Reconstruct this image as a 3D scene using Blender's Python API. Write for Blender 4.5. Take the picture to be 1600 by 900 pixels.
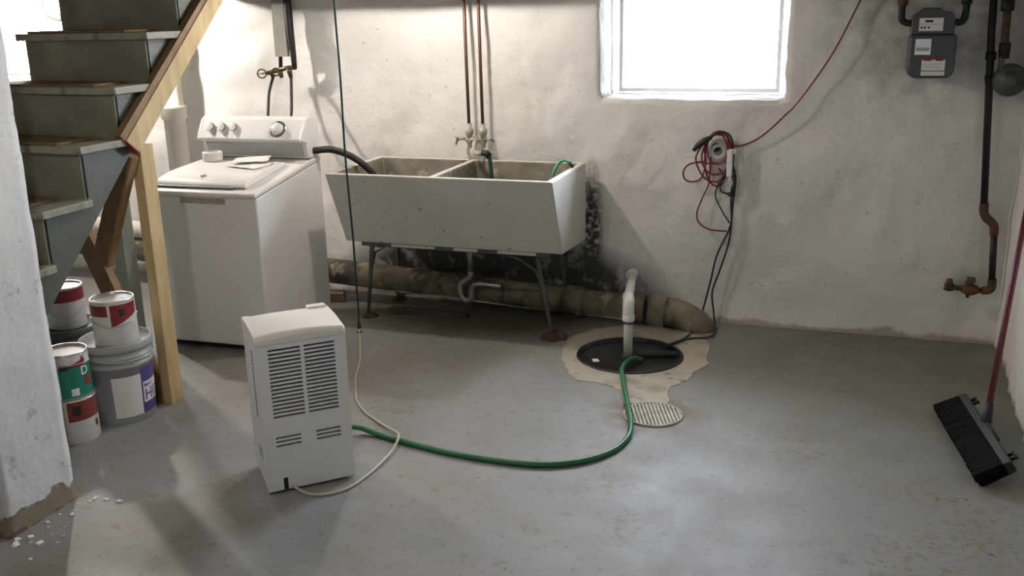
import bpy, bmesh, math, random
from mathutils import Vector, Matrix, noise, Euler
random.seed(7)
for o in list(bpy.data.objects): bpy.data.objects.remove(o)
S = bpy.context.scene
COL = S.collection
PI = math.pi

# ------------------------------------------------------------------ camera
F, PITCH, ROLL, YAW = 1502.0, .2809, -.0208, .3396
fw = Vector((-math.sin(YAW)*math.cos(PITCH), math.cos(YAW)*math.cos(PITCH), -math.sin(PITCH)))
rt = Vector((math.cos(YAW), math.sin(YAW), 0)); up = rt.cross(fw)
r1 = math.cos(ROLL)*rt + math.sin(ROLL)*up; u1 = -math.sin(ROLL)*rt + math.cos(ROLL)*up
cd = bpy.data.cameras.new('camera'); co = bpy.data.objects.new('camera', cd); COL.objects.link(co)
M = Matrix((r1, u1, -fw)).transposed().to_4x4(); M.translation = (0, -5.3305, 1.7355)
co.matrix_world = M
cd.sensor_fit = 'HORIZONTAL'; cd.sensor_width = 36; cd.lens = 36*F/1600; cd.clip_start = .05
S.camera = co

# ------------------------------------------------------------------ world, exposure
SKY = 58.0
BULB = 700.0
FILL_BULB = 400.0
w = bpy.data.worlds.new('sky'); S.world = w; w.use_nodes = True
bg = w.node_tree.nodes['Background']; bg.inputs[0].default_value = (.80, .88, 1, 1); bg.inputs[1].default_value = SKY
vs = S.view_settings; vs.view_transform = 'Standard'; vs.look = 'None'; vs.gamma = 1; vs.use_curve_mapping = False
vs.exposure = 0.18
def portal(loc, sx, sy):
    l = bpy.data.lights.new('portal', 'AREA'); l.shape = 'RECTANGLE'; l.size = sx; l.size_y = sy; l.cycles.is_portal = True
    o = bpy.data.objects.new('portal', l); COL.objects.link(o); o.location = loc; o.rotation_euler = (-PI/2, 0, 0)
portal((-.82, .26, 1.62), .86, .62)
portal((-5.4, .26, 1.66), 1.0, .62)

# ------------------------------------------------------------------ materials
MATS = {}
def mat(name, col, rough=.5, metal=0, var=None, bump=None, spots=None, spec=.5, stretch=None, emit=None, coat=0):
    """col rgb linear. var=(scale, amount); bump=(scale,dist); spots=list of (rgb, scale, lo, hi)"""
    if name in MATS: return MATS[name]
    m = bpy.data.materials.new(name); m.use_nodes = True; nt = m.node_tree; N = nt.nodes; L = nt.links
    b = N['Principled BSDF']; b.inputs['Roughness'].default_value = rough; b.inputs['Metallic'].default_value = metal
    b.inputs['Specular IOR Level'].default_value = spec; b.inputs['Coat Weight'].default_value = coat
    b.inputs['Base Color'].default_value = (*col, 1)
    if emit:
        b.inputs['Emission Color'].default_value = (*emit[0], 1); b.inputs['Emission Strength'].default_value = emit[1]
    tc = N.new('ShaderNodeTexCoord'); src = tc.outputs['Object']
    if stretch:
        mp = N.new('ShaderNodeMapping'); mp.inputs['Scale'].default_value = stretch; L.new(src, mp.inputs[0]); src = mp.outputs[0]
    cur = None
    def nz(scale, det=4):
        n = N.new('ShaderNodeTexNoise'); n.inputs['Scale'].default_value = scale; n.inputs['Detail'].default_value = det
        L.new(src, n.inputs['Vector']); return n
    def mix(fac, a, bb):
        x = N.new('ShaderNodeMix'); x.data_type = 'RGBA'
        if hasattr(fac, 'links'): L.new(fac, x.inputs[0])
        else: x.inputs[0].default_value = fac
        for i, v in ((6, a), (7, bb)):
            if hasattr(v, 'links'): L.new(v, x.inputs[i])
            else: x.inputs[i].default_value = (*v, 1)
        return x.outputs[2]
    if var:
        n = nz(var[0]); r = N.new('ShaderNodeMapRange'); L.new(n.outputs['Fac'], r.inputs[0])
        r.inputs[1].default_value = .3; r.inputs[2].default_value = .7
        a = var[1]; lo = tuple(c*(1-a) for c in col); hi = tuple(min(1, c*(1+a*.6)) for c in col)
        cur = mix(r.outputs[0], lo, hi)
    for sp in (spots or []):
        n = nz(sp[1], 6); r = N.new('ShaderNodeMapRange'); L.new(n.outputs['Fac'], r.inputs[0])
        r.inputs[1].default_value = sp[2]; r.inputs[2].default_value = sp[3]
        cur = mix(r.outputs[0], cur if cur is not None else col, sp[0])
    if cur is not None: L.new(cur, b.inputs['Base Color'])
    if bump:
        n = nz(bump[0], 6); bp = N.new('ShaderNodeBump'); bp.inputs['Distance'].default_value = bump[1]; bp.inputs['Strength'].default_value = .8
        L.new(n.outputs['Fac'], bp.inputs['Height']); L.new(bp.outputs[0], b.inputs['Normal'])
    MATS[name] = m
    return m

class G:      # tiny node-graph helper for the two big surfaces
    def __init__(s, m):
        s.nt = m.node_tree; s.N = s.nt.nodes; s.L = s.nt.links
        s.tc = s.N.new('ShaderNodeTexCoord').outputs['Object']
    def put(s, sock, v):
        if hasattr(v, 'links'): s.L.new(v, sock)
        else: sock.default_value = v
    def math(s, op, a, b=0., c=None):
        n = s.N.new('ShaderNodeMath'); n.operation = op; s.put(n.inputs[0], a); s.put(n.inputs[1], b)
        if c is not None: s.put(n.inputs[2], c)
        return n.outputs[0]
    def noise(s, sc, det=5, vec=None, rough=.55):
        n = s.N.new('ShaderNodeTexNoise'); n.inputs['Scale'].default_value = sc; n.inputs['Detail'].default_value = det; n.inputs['Roughness'].default_value = rough
        s.L.new(vec or s.tc, n.inputs['Vector']); return n.outputs['Fac']
    def ramp(s, f, lo, hi, a=0., b=1.):
        n = s.N.new('ShaderNodeMapRange'); s.put(n.inputs[0], f)
        for i, v in enumerate((lo, hi, a, b)): n.inputs[i+1].default_value = v
        return n.outputs[0]
    def mix(s, f, a, b):
        n = s.N.new('ShaderNodeMix'); n.data_type = 'RGBA'; s.put(n.inputs[0], f)
        for i, v in ((6, a), (7, b)): s.put(n.inputs[i], v if hasattr(v, 'links') else (*v, 1))
        return n.outputs[2]
    def dist(s, c, sc=(1, 1, 1)):
        mp = s.N.new('ShaderNodeVectorMath'); mp.operation = 'SUBTRACT'; s.L.new(s.tc, mp.inputs[0]); mp.inputs[1].default_value = c
        m2 = s.N.new('ShaderNodeVectorMath'); m2.operation = 'MULTIPLY'; s.L.new(mp.outputs[0], m2.inputs[0]); m2.inputs[1].default_value = sc
        ln = s.N.new('ShaderNodeVectorMath'); ln.operation = 'LENGTH'; s.L.new(m2.outputs[0], ln.inputs[0]); return ln.outputs['Value']

def floor_mat():
    m = bpy.data.materials.new('painted_concrete_floor'); m.use_nodes = True; g = G(m); b = g.N['Principled BSDF']
    c = g.mix(g.ramp(g.noise(1.3), .35, .65), (.225, .226, .224), (.28, .281, .278))
    c = g.mix(g.ramp(g.noise(5), .46, .72, 0, .6), c, (.225, .21, .17))
    sx = g.N.new('ShaderNodeSeparateXYZ'); g.L.new(g.tc, sx.inputs[0])
    zone = g.math('MULTIPLY', g.ramp(sx.outputs[0], -1.0, -.2), g.ramp(sx.outputs[1], -2.6, -1.2))
    c = g.mix(g.math('MULTIPLY', zone, g.ramp(g.noise(2.4, 7), .25, .6, .35, .95)), c, (.165, .158, .125))
    c = g.mix(g.ramp(g.noise(17, 8, rough=.65), .57, .64, 0, .5), c, (.17, .145, .11))
    # flaked paint, brown, in a few places
    fl1 = g.ramp(g.noise(19, 8, rough=.72), .53, .57); fl2 = g.ramp(g.noise(27, 8, rough=.72), .59, .62)
    for (ctr, sc) in (((.40, -1.83, 0), (1.9, 9, 1)), ((.25, -2.35, 0), (2.6, 3.2, 1)), ((-.75, -2.1, 0), (5, 8, 1)), ((-1.86, -1.68, 0), (8, 8, 1)),
                      ((-.2, -1.55, 0), (2.2, 3.5, 1)), ((-.62, -2.35, 0), (6, 5, 1)), ((.5, -2.1, 0), (4, 3, 1))):
        d = g.dist(ctr, sc); k = g.math('MULTIPLY', g.ramp(d, .3, 1.0, 1, 0), fl1)
        c = g.mix(g.math('MULTIPLY', k, .9), c, (.205, .165, .10))
        k2 = g.math('MULTIPLY', g.ramp(d, .3, .9, 1, 0), fl2)
        c = g.mix(g.math('MULTIPLY', k2, .8), c, (.10, .055, .05))
    # rust round the drain
    d = g.dist((-.72, -1.40, 0), (1, 1, 1)); k = g.math('MULTIPLY', g.ramp(d, .13, .27, 1, 0), g.ramp(g.noise(9, 6), .34, .52))
    c = g.mix(k, c, (.15, .10, .042))
    # scattered dark chips
    c = g.mix(g.ramp(g.noise(48, 4), .655, .685, 0, .75), c, (.11, .085, .06))
    # brown dirt deepened with painted shade beneath the sink along the wall
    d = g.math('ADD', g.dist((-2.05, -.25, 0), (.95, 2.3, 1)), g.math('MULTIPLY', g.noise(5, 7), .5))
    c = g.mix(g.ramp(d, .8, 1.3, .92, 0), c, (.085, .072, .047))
    g.L.new(c, b.inputs['Base Color'])
    g.L.new(g.ramp(g.noise(4), .3, .7, .50, .64), b.inputs['Roughness'])
    bp = g.N.new('ShaderNodeBump'); bp.inputs['Distance'].default_value = .004; bp.inputs['Strength'].default_value = .6
    g.L.new(g.noise(14, 8), bp.inputs['Height']); g.L.new(bp.outputs[0], b.inputs['Normal'])
    return m
def wall_mat():
    m = bpy.data.materials.new('whitewashed_stone'); m.use_nodes = True; g = G(m); b = g.N['Principled BSDF']
    c = g.mix(g.ramp(g.noise(2.2), .3, .7), (.70, .69, .665), (.77, .76, .74))
    c = g.mix(g.ramp(g.noise(7, 7), .56, .78, 0, .4), c, (.56, .54, .50))
    c = g.mix(g.ramp(g.noise(38, 8), .66, .70, 0, .5), c, (.32, .30, .27))
    # black mould plus painted sink shadow beside and beneath its right end
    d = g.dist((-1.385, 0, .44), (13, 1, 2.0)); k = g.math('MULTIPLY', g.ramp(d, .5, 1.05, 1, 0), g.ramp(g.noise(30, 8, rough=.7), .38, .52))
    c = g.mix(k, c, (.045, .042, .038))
    d = g.dist((-2.0, 0, .14), (.95, 1, 2.9)); k = g.math('MULTIPLY', g.ramp(d, .75, 1.05, 1, 0), g.ramp(g.noise(8, 8, rough=.6), .18, .46))  # mould and painted shade across the wall beneath the sink
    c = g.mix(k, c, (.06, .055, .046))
    # darker grey blotches above the meter
    d = g.dist((.3, 0, 1.75), (2, 1, 1.6)); k = g.math('MULTIPLY', g.ramp(d, .5, 1.1, .8, 0), g.ramp(g.noise(6, 7), .38, .6))
    c = g.mix(k, c, (.34, .33, .30))
    # damp band at the foot
    sx = g.N.new('ShaderNodeSeparateXYZ'); g.L.new(g.tc, sx.inputs[0])
    hgt = g.math('ADD', sx.outputs[2], g.math('MULTIPLY', g.noise(6, 7), -.12))
    c = g.mix(g.ramp(hgt, -.045, -.025, .8, 0), c, (.33, .29, .23))
    g.L.new(c, b.inputs['Base Color']); b.inputs['Roughness'].default_value = .62
    bp = g.N.new('ShaderNodeBump'); bp.inputs['Distance'].default_value = .03; bp.inputs['Strength'].default_value = .7
    h = g.math('ADD', g.noise(6, 7), g.math('MULTIPLY', g.noise(40, 6), .10)); g.L.new(h, bp.inputs['Height']); g.L.new(bp.outputs[0], b.inputs['Normal'])
    return m
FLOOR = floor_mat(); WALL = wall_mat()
def pillar_mat():
    m = bpy.data.materials.new('flaking_white_masonry'); m.use_nodes = True; g = G(m); b = g.N['Principled BSDF']
    c = g.mix(g.ramp(g.noise(4), .3, .7), (.60, .60, .585), (.70, .70, .69))
    c = g.mix(g.ramp(g.noise(16, 8, rough=.65), .60, .68, 0, .6), c, (.30, .29, .27))
    sx = g.N.new('ShaderNodeSeparateXYZ'); g.L.new(g.tc, sx.inputs[0])
    hgt = g.math('ADD', sx.outputs[2], g.math('MULTIPLY', g.noise(9, 8), -.19))
    k = g.ramp(hgt, -.02, -.008, 1, 0); c = g.mix(k, c, (.23, .19, .13))
    c = g.mix(g.ramp(hgt, -.088, -.082, .9, 0), c, (.16, .06, .06))
    g.L.new(c, b.inputs['Base Color']); b.inputs['Roughness'].default_value = .7
    bp = g.N.new('ShaderNodeBump'); bp.inputs['Distance'].default_value = .012; bp.inputs['Strength'].default_value = .8
    g.L.new(g.math('ADD', g.noise(9, 8), g.math('MULTIPLY', k, -.5)), bp.inputs['Height']); g.L.new(bp.outputs[0], b.inputs['Normal'])
    return m
PILLAR = pillar_mat()
def wood(name, c, dark):
    return mat(name, c, .6, var=(5, .22), bump=(30, .002), spots=[(dark, 2.2, .62, .78)], stretch=(5, 5, .8))
PINE = wood('pine_lumber', (.56, .42, .21), (.33, .21, .09))
PINE2 = wood('aged_brown_lumber', (.22, .13, .055), (.12, .065, .025))
STAIR = mat('olive_grey_stair_paint', (.20, .185, .135), .6, var=(5, .25), bump=(25, .002), spots=[((.13, .105, .068), 3, .5, .72)])
STAIRED = mat('worn_tread_paint', (.26, .25, .19), .5, var=(8, .2), bump=(30, .002), spots=[((.13, .11, .08), 9, .55, .66)])
STRG = mat('green_grey_stringer_paint', (.078, .088, .068), .5, var=(5, .15), bump=(25, .0015))
MATT = mat('brown_tread_mat', (.17, .115, .05), .9, var=(40, .35), bump=(120, .003))
WHITE = mat('white_enamel', (.83, .825, .82), .20, var=(2, .04), spots=[((.70, .66, .60), 3, .6, .85)])
WHITE2 = mat('white_plastic', (.80, .80, .79), .35)
SILV = mat('silver_trim', (.7, .7, .7), .15, 1)
CONS = mat('grey_console_band', (.42, .42, .43), .35)
BLACK = mat('black_rubber', (.014, .014, .015), .5)
BLACKP = mat('black_plastic', (.007, .007, .0075), .5, var=(10, .3))
IRON = mat('black_gas_pipe', (.022, .021, .023), .5, .3, var=(12, .3), bump=(60, .001))
RUSTI = mat('rusty_fitting', (.085, .055, .038), .75, .2, var=(14, .5), bump=(40, .002), spots=[((.16, .06, .025), 18, .5, .62)])
CAST = mat('dirty_cast_iron', (.19, .16, .105), .75, var=(7, .45), bump=(22, .005), spots=[((.055, .048, .04), 6, .48, .62), ((.33, .28, .19), 11, .58, .7)])
CONC = mat('painted_concrete_tub', (.62, .615, .56), .6, var=(4, .08), bump=(40, .0012), spots=[((.22, .21, .18), 30, .68, .72)])
CONCI = mat('bare_concrete_tub_inside', (.27, .25, .205), .75, var=(9, .35), bump=(30, .003), spots=[((.46, .44, .38), 12, .58, .68), ((.11, .10, .08), 8, .6, .72)])
STEEL = mat('grey_painted_angle_iron', (.11, .115, .11), .6, .3, var=(12, .3))
COPPER = mat('tarnished_copper', (.13, .065, .05), .45, .5, var=(10, .3))
BRASS = mat('painted_brass_fitting', (.42, .40, .33), .5, .2, var=(20, .35))
DBRASS = mat('dark_brass_valve', (.12, .085, .045), .4, .7, var=(20, .3))
GREEN = mat('green_garden_hose', (.025, .16, .06), .4)
GREENC = mat('dark_green_cord', (.012, .045, .04), .45)
GREENL = mat('bright_green_tube', (.06, .35, .22), .35)
BEIGE = mat('beige_power_cord', (.52, .48, .36), .5)
RED = mat('red_extension_cord', (.18, .015, .03), .45)
MAROON = mat('maroon_broom_handle', (.11, .010, .024), .4)
PVC = mat('white_pvc', (.86, .85, .81), .3)
PVCG = mat('grey_translucent_pvc', (.52, .52, .49), .4)
PURP = mat('purple_primer', (.16, .10, .30), .4)
DEHW = mat('dehumidifier_white_plastic', (.78, .79, .80), .4)
DEHC = mat('dehumidifier_cream_top', (.80, .77, .70), .4)
CEM = mat('cream_cement_patch', (.46, .42, .33), .75, var=(6, .22), bump=(30, .003), spots=[((.29, .27, .22), 6, .5, .68), ((.24, .21, .15), 14, .6, .7)])
DRAIN = mat('tan_metal_grate', (.34, .325, .25), .55, .2, var=(20, .3))
METER = mat('grey_meter_paint', (.075, .085, .092), .4, .2, var=(8, .15))
REGM = mat('dark_grey_regulator', (.085, .09, .085), .5, .3, var=(10, .25))
PAPER = mat('white_paper', (.78, .77, .74), .7)
PAPERG = mat('grey_label_print', (.35, .36, .38), .5)
ALU = mat('bright_aluminium_plate', (.9, .9, .9), .3, .6)
LRED = mat('red_label', (.22, .018, .022), .4)
LRED2 = mat('brick_red_label', (.19, .032, .02), .45)
LGREEN = mat('green_label', (.01, .19, .13), .4)
LPURP = mat('purple_label', (.09, .06, .24), .4)
LBLACK = mat('black_print', (.015, .015, .018), .5)
CANM = mat('tin_rim', (.62, .60, .57), .3, .6)
CANW = mat('white_can_paper', (.68, .67, .64), .45, var=(12, .08))
LIDB = mat('paint_stained_lid', (.55, .42, .33), .5, var=(8, .2))
BUCK = mat('grey_bucket_plastic', (.36, .365, .37), .45, var=(5, .08))
BUCKD = mat('dark_grey_bucket_plastic', (.10, .105, .11), .5)
GLASS = None
FRAME = mat('white_window_frame', (.75, .75, .75), .5)
SNOW = mat('snow_outside', (.85, .87, .9), .9, bump=(3, .02))
JOIST = wood('ceiling_joist_wood', (.33, .25, .16), (.2, .14, .08))
CEIL = mat('ceiling_boards', (.42, .36, .28), .8, var=(3, .2))
TAN = mat('tan_glue_residue', (.40, .37, .24), .8, var=(40, .2))
POSTP = mat('chipped_green_grey_post_paint', (.33, .36, .32), .6, var=(6, .2), spots=[((.12, .06, .05), 5, .66, .75)], stretch=(4, 4, 1))
STACK = mat('cream_painted_stack_pipe', (.70, .67, .60), .5, var=(4, .08), bump=(20, .002))
BRICKM = mat('old_brick', (.22, .15, .10), .85, var=(10, .3), bump=(30, .004))

def glass():
    m = bpy.data.materials.new('window_glass'); m.use_nodes = True; N = m.node_tree.nodes; L = m.node_tree.links
    N.remove(N['Principled BSDF']); t = N.new('ShaderNodeBsdfTransparent'); gl = N.new('ShaderNodeBsdfGlossy'); gl.inputs['Roughness'].default_value = .02
    mx = N.new('ShaderNodeMixShader'); mx.inputs[0].default_value = .06; L.new(t.outputs[0], mx.inputs[1]); L.new(gl.outputs[0], mx.inputs[2])
    L.new(mx.outputs[0], N['Material Output'].inputs[0]); return m
GLASS = glass()

# ------------------------------------------------------------------ mesh helpers
def catmull(pts, n=8, closed=False):
    P = [Vector(p) for p in pts]; out = []
    k = len(P); seg = k if closed else k-1
    for i in range(seg):
        if closed: a, b, c, d = P[(i-1) % k], P[i], P[(i+1) % k], P[(i+2) % k]
        else: a, b, c, d = P[max(i-1, 0)], P[i], P[i+1], P[min(i+2, k-1)]
        for j in range(n):
            t = j/n
            out.append(.5*((2*b)+(c-a)*t+(2*a-5*b+4*c-d)*t*t+(3*b-a-3*c+d)*t**3))
    if not closed: out.append(P[-1])
    return out

class MB:
    def __init__(s): s.v = []; s.f = []; s.sm = []
    def _a(s, vs, fs, smooth=False):
        o = len(s.v); s.v += [tuple(v) for v in vs]; s.f += [tuple(i+o for i in f) for f in fs]; s.sm += [smooth]*len(fs); return s
    def box(s, x0, x1, y0, y1, z0, z1, M=None):
        vs = [Vector((x, y, z)) for z in (z0, z1) for y in (y0, y1) for x in (x0, x1)]
        if M: vs = [M @ v for v in vs]
        return s._a(vs, [(0, 2, 3, 1), (4, 5, 7, 6), (0, 1, 5, 4), (2, 6, 7, 3), (0, 4, 6, 2), (1, 3, 7, 5)])
    def prism(s, poly, a, b, axis=0, M=None):
        """poly: list of 2D in the two other axes (in order), extruded a..b along axis"""
        def mk(t, p):
            if axis == 0: return Vector((t, p[0], p[1]))
            if axis == 1: return Vector((p[0], t, p[1]))
            return Vector((p[0], p[1], t))
        n = len(poly); vs = [mk(a, p) for p in poly] + [mk(b, p) for p in poly]
        if M: vs = [M @ v for v in vs]
        fs = [tuple(range(n))[::-1], tuple(range(n, 2*n))] + [(i, (i+1) % n, n+(i+1) % n, n+i) for i in range(n)]
        return s._a(vs, fs)
    def beam(s, p, q, wdt, hgt, up=(0, 0, 1)):
        p = Vector(p); q = Vector(q); d = (q-p).normalized(); sd = d.cross(Vector(up)).normalized(); u = sd.cross(d)
        vs = [c+sd*a*wdt/2+u*b*hgt/2 for c in (p, q) for (a, b) in ((-1, -1), (1, -1), (1, 1), (-1, 1))]
        return s._a(vs, [(0, 1, 2, 3)[::-1], (4, 5, 6, 7), (0, 1, 5, 4), (1, 2, 6, 5), (2, 3, 7, 6), (3, 0, 4, 7)])
    def tube(s, pts, r, n=10, closed=False, cap=True):
        P = [Vector(p) for p in pts]; k = len(P); R = r if isinstance(r, (list, tuple)) else [r]*k
        vs = []; prev = None
        for i in range(k):
            if closed: t = (P[(i+1) % k]-P[i-1]).normalized()
            else: t = (P[min(i+1, k-1)]-P[max(i-1, 0)]).normalized()
            if prev is None:
                a = Vector((0, 0, 1)) if abs(t.z) < .9 else Vector((1, 0, 0)); u = t.cross(a).normalized()
            else: u = (prev - t*prev.dot(t)).normalized()
            prev = u; v = t.cross(u)
            for j in range(n):
                an = 2*PI*j/n; vs.append(P[i]+(u*math.cos(an)+v*math.sin(an))*R[i])
        fs = [(i*n+j, i*n+(j+1) % n, ((i+1) % k)*n+(j+1) % n, ((i+1) % k)*n+j) for i in range(k if closed else k-1) for j in range(n)]
        s._a(vs, fs, True)
        if cap and not closed:
            o = len(s.v)-len(vs)
            s.f += [tuple(o+j for j in range(n))[::-1], tuple(o+(k-1)*n+j for j in range(n))]; s.sm += [False, False]
        return s
    def lathe(s, prof, n=32, c=(0, 0, 0), M=None, smooth=True, a0=0, a1=2*PI):
        c = Vector(c); full = abs(a1-a0-2*PI) < 1e-6; m = n if full else n+1; vs = []
        for r, z in prof:
            for j in range(m):
                an = a0+(a1-a0)*j/n; v = Vector((r*math.cos(an), r*math.sin(an), z)); vs.append((M @ v if M else v)+c)
        fs = []
        for i in range(len(prof)-1):
            for j in range(n):
                j2 = (j+1) % m; fs.append((i*m+j, i*m+j2, (i+1)*m+j2, (i+1)*m+j))
        return s._a(vs, fs, smooth)
    def cyl(s, p, q, r, n=16, r2=None):
        return s.tube([p, q], [r, r if r2 is None else r2], n)
    def build(s, name, m, parent=None, bevel=0, seg=2, smooth_all=False, solid=0):
        me = bpy.data.meshes.new(name); me.from_pydata([tuple(v) for v in s.v], [], s.f); me.update()
        for p, k in zip(me.polygons, s.sm): p.use_smooth = k or smooth_all
        me.materials.append(m)
        o = bpy.data.objects.new(name, me); COL.objects.link(o)
        if parent is not None: o.parent = parent
        bm = bmesh.new(); bm.from_mesh(me); bmesh.ops.recalc_face_normals(bm, faces=bm.faces); bm.to_mesh(me); bm.free()
        if solid:
            k = o.modifiers.new('s', 'SOLIDIFY'); k.thickness = solid; k.offset = 0
        if bevel:
            k = o.modifiers.new('b', 'BEVEL'); k.width = bevel; k.segments = seg; k.limit_method = 'ANGLE'; k.angle_limit = .6
            for p in me.polygons: p.use_smooth = True
            try: k.harden_normals = True
            except Exception: pass
        return o
def share(o, loc, parent, rot=None):
    c = o.copy(); COL.objects.link(c); c.parent = parent; c.location = loc
    if rot: c.rotation_euler = rot
    return c
def empty(name, loc=(0, 0, 0), rz=0):
    o = bpy.data.objects.new(name, None); COL.objects.link(o); o.location = loc; o.rotation_euler = (0, 0, rz); o.empty_display_size = .1; return o
def tag(o, label, cat, group=None):
    o['label'] = label; o['category'] = cat
    if group: o['group'] = group
    return o
def struct(o, label=None):
    o['kind'] = 'structure'
    if label: o['label'] = label
    return o
def text_mesh(txt, size, shear=0):
    c = bpy.data.curves.new('t', 'FONT'); c.body = txt; c.size = size; c.resolution_u = 2; c.shear = shear; c.offset = size*.012
    o = bpy.data.objects.new('t', c); COL.objects.link(o)
    dg = bpy.context.evaluated_depsgraph_get(); me = bpy.data.meshes.new_from_object(o.evaluated_get(dg))
    bpy.data.objects.remove(o); return me
def text_obj(name, txt, size, m, parent, fn):
    me = text_mesh(txt, size); me.materials.clear(); me.materials.append(m)
    for v in me.vertices: v.co = fn(v.co.x, v.co.y)
    o = bpy.data.objects.new(name, me); COL.objects.link(o); o.parent = parent; return o
def arc_patch(r, a0, a1, z0, z1, n=14, zf=None):
    """curved label on a vertical cylinder; zf(u)->(z0,z1) optional"""
    mb = MB(); vs = []
    for i in range(n+1):
        u = i/n; a = a0+(a1-a0)*u; lo, hi = zf(u) if zf else (z0, z1)
        vs += [(r*math.cos(a), r*math.sin(a), lo), (r*math.cos(a), r*math.sin(a), hi)]
    return mb._a(vs, [(2*i, 2*i+2, 2*i+3, 2*i+1) for i in range(n)], True)

# ================================================================== THE ROOM
XL, XR, YF, ZC = -7.0, .78, -6.6, 2.15
# floor with the sump hole
SUMP = Vector((-.9955, -.697, 0)); SR = .2765
bm = bmesh.new()
rect = [bm.verts.new(p) for p in ((XL-.3, YF-.3, 0), (XR+.3, YF-.3, 0), (XR+.3, .3, 0), (XL-.3, .3, 0))]
ring = [bm.verts.new((SUMP.x+SR*math.cos(a), SUMP.y+SR*math.sin(a), 0)) for a in [2*PI*i/48 for i in range(48)]]
ed = [bm.edges.new((rect[i], rect[(i+1) % 4])) for i in range(4)] + [bm.edges.new((ring[i], ring[(i+1) % 48])) for i in range(48)]
bmesh.ops.triangle_fill(bm, use_beauty=True, edges=ed)
for f in bm.faces:
    if f.normal.z < 0: f.normal_flip()
low = [bm.verts.new((v.co.x, v.co.y, -.12)) for v in ring]
for i in range(48): bm.faces.new((ring[i], ring[(i+1) % 48], low[(i+1) % 48], low[i]))
bm.faces.new(low)
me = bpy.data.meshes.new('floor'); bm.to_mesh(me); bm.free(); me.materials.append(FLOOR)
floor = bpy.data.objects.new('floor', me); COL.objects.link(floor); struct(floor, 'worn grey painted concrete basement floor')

def blob(pts, amp, z, n=6, seed=0):
    P = catmull(pts, n, True); out = []
    for i, p in enumerate(P):
        k = noise.noise(Vector((p.x*9, p.y*9, seed)))*amp + noise.noise(Vector((p.x*30, p.y*30, seed+5)))*amp*.6
        c = sum((Vector(q) for q in pts), Vector())/len(pts); d = (p-c).normalized(); out.append(Vector((p.x+d.x*k, p.y+d.y*k, z)))
    return out
# cement patch (ring round the lid + tongue to the drain)
outer = blob([(-1.33, -.80, 0), (-1.20, -1.06, 0), (-1.02, -1.14, 0), (-.93, -1.20, 0), (-.87, -1.33, 0), (-.70, -1.29, 0), (-.72, -1.06, 0), (-.64, -.90, 0), (-.60, -.62, 0), (-.65, -.36, 0), (-.85, -.22, 0), (-1.18, -.24, 0), (-1.36, -.50, 0)], .035, .003)
bm = bmesh.new(); vo = [bm.verts.new(p) for p in outer]; vi = [bm.verts.new((SUMP.x+(SR+.001)*math.cos(a), SUMP.y+(SR+.001)*math.sin(a), .004)) for a in [2*PI*i/48 for i in range(48)]]
ed = [bm.edges.new((vo[i], vo[(i+1) % len(vo)])) for i in range(len(vo))] + [bm.edges.new((vi[i], vi[(i+1) % 48])) for i in range(48)]
bmesh.ops.triangle_fill(bm, use_beauty=True, edges=ed)
for f in bm.faces:
    if f.normal.z < 0: f.normal_flip()
sk = [bm.verts.new((v.co.x, v.co.y, -.004)) for v in vo]
for i in range(len(vo)): bm.faces.new((vo[i], vo[(i+1) % len(vo)], sk[(i+1) % len(vo)], sk[i]))
me = bpy.data.meshes.new('cement_patch'); bm.to_mesh(me); bm.free(); me.materials.append(CEM)
o = bpy.data.objects.new('cement_patch', me); COL.objects.link(o); o.parent = floor; o['label'] = 'cream cement patch around the black sump lid'

# back wall: uneven whitewashed stone with two window openings
WIN = [(-1.335, -.34, 1.25, 1.98), (-6.0, -4.86, 1.33, 2.0)]
def frange(a, b, st):
    n = max(1, round((b-a)/st)); return [a+(b-a)*i/n for i in range(n)]
xs = []; cuts = [XL, WIN[1][0], WIN[1][1], -4.4, WIN[0][0], WIN[0][1], XR+.05]
for a, b in zip(cuts, cuts[1:]): xs += frange(a, b, .035 if a >= -4.5 else .08)
xs.append(cuts[-1])
zs = []; cz = [-.02, 1.25, 1.33, 1.98, 2.0, ZC]
for a, b in zip(cz, cz[1:]): zs += frange(a, b, .035)
zs.append(ZC)
def wy(x, z):
    n1 = noise.noise(Vector((x*1.1, z*1.3, 3.1)))*.035; n2 = noise.noise(Vector((x*3.6, z*4.2, 7.7)))*.016; n3 = noise.noise(Vector((x*10, z*12, 1.7)))*.006
    k = .75
    if z > .9: k = .75+.75*min(1, max(0, (-2.2-x)/.8))
    f = -.02*max(0, (.12-z)/.12)
    return (n1*.8+n2*1.5+n3*1.5)*k*.8 + f + .004
vid = {}; V = []; FC = []
def gv(i, j):
    if (i, j) not in vid:
        x, z = xs[i], zs[j]; y = wy(x, z); vid[(i, j)] = len(V)
        for (a, b, c, d) in WIN:     # ragged edges of the openings
            if a-1e-6 <= x <= b+1e-6 and c-1e-6 <= z <= d+1e-6:
                if abs(x-a) < 1e-6 or abs(x-b) < 1e-6: x += noise.noise(Vector((x, z*9, 2)))*.016
                if abs(z-c) < 1e-6: z += noise.noise(Vector((x*7, z, 4)))*.008
        V.append((x, y, z))
    return vid[(i, j)]
bedge = {}
for i in range(len(xs)-1):
    for j in range(len(zs)-1):
        cx = (xs[i]+xs[i+1])/2; czz = (zs[j]+zs[j+1])/2
        if any(a < cx < b and c < czz < d for a, b, c, d in WIN): continue
        q = (gv(i, j), gv(i+1, j), gv(i+1, j+1), gv(i, j+1)); FC.append(q)
        for a, b in zip(q, q[1:]+q[:1]): bedge[(a, b)] = 1
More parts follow.
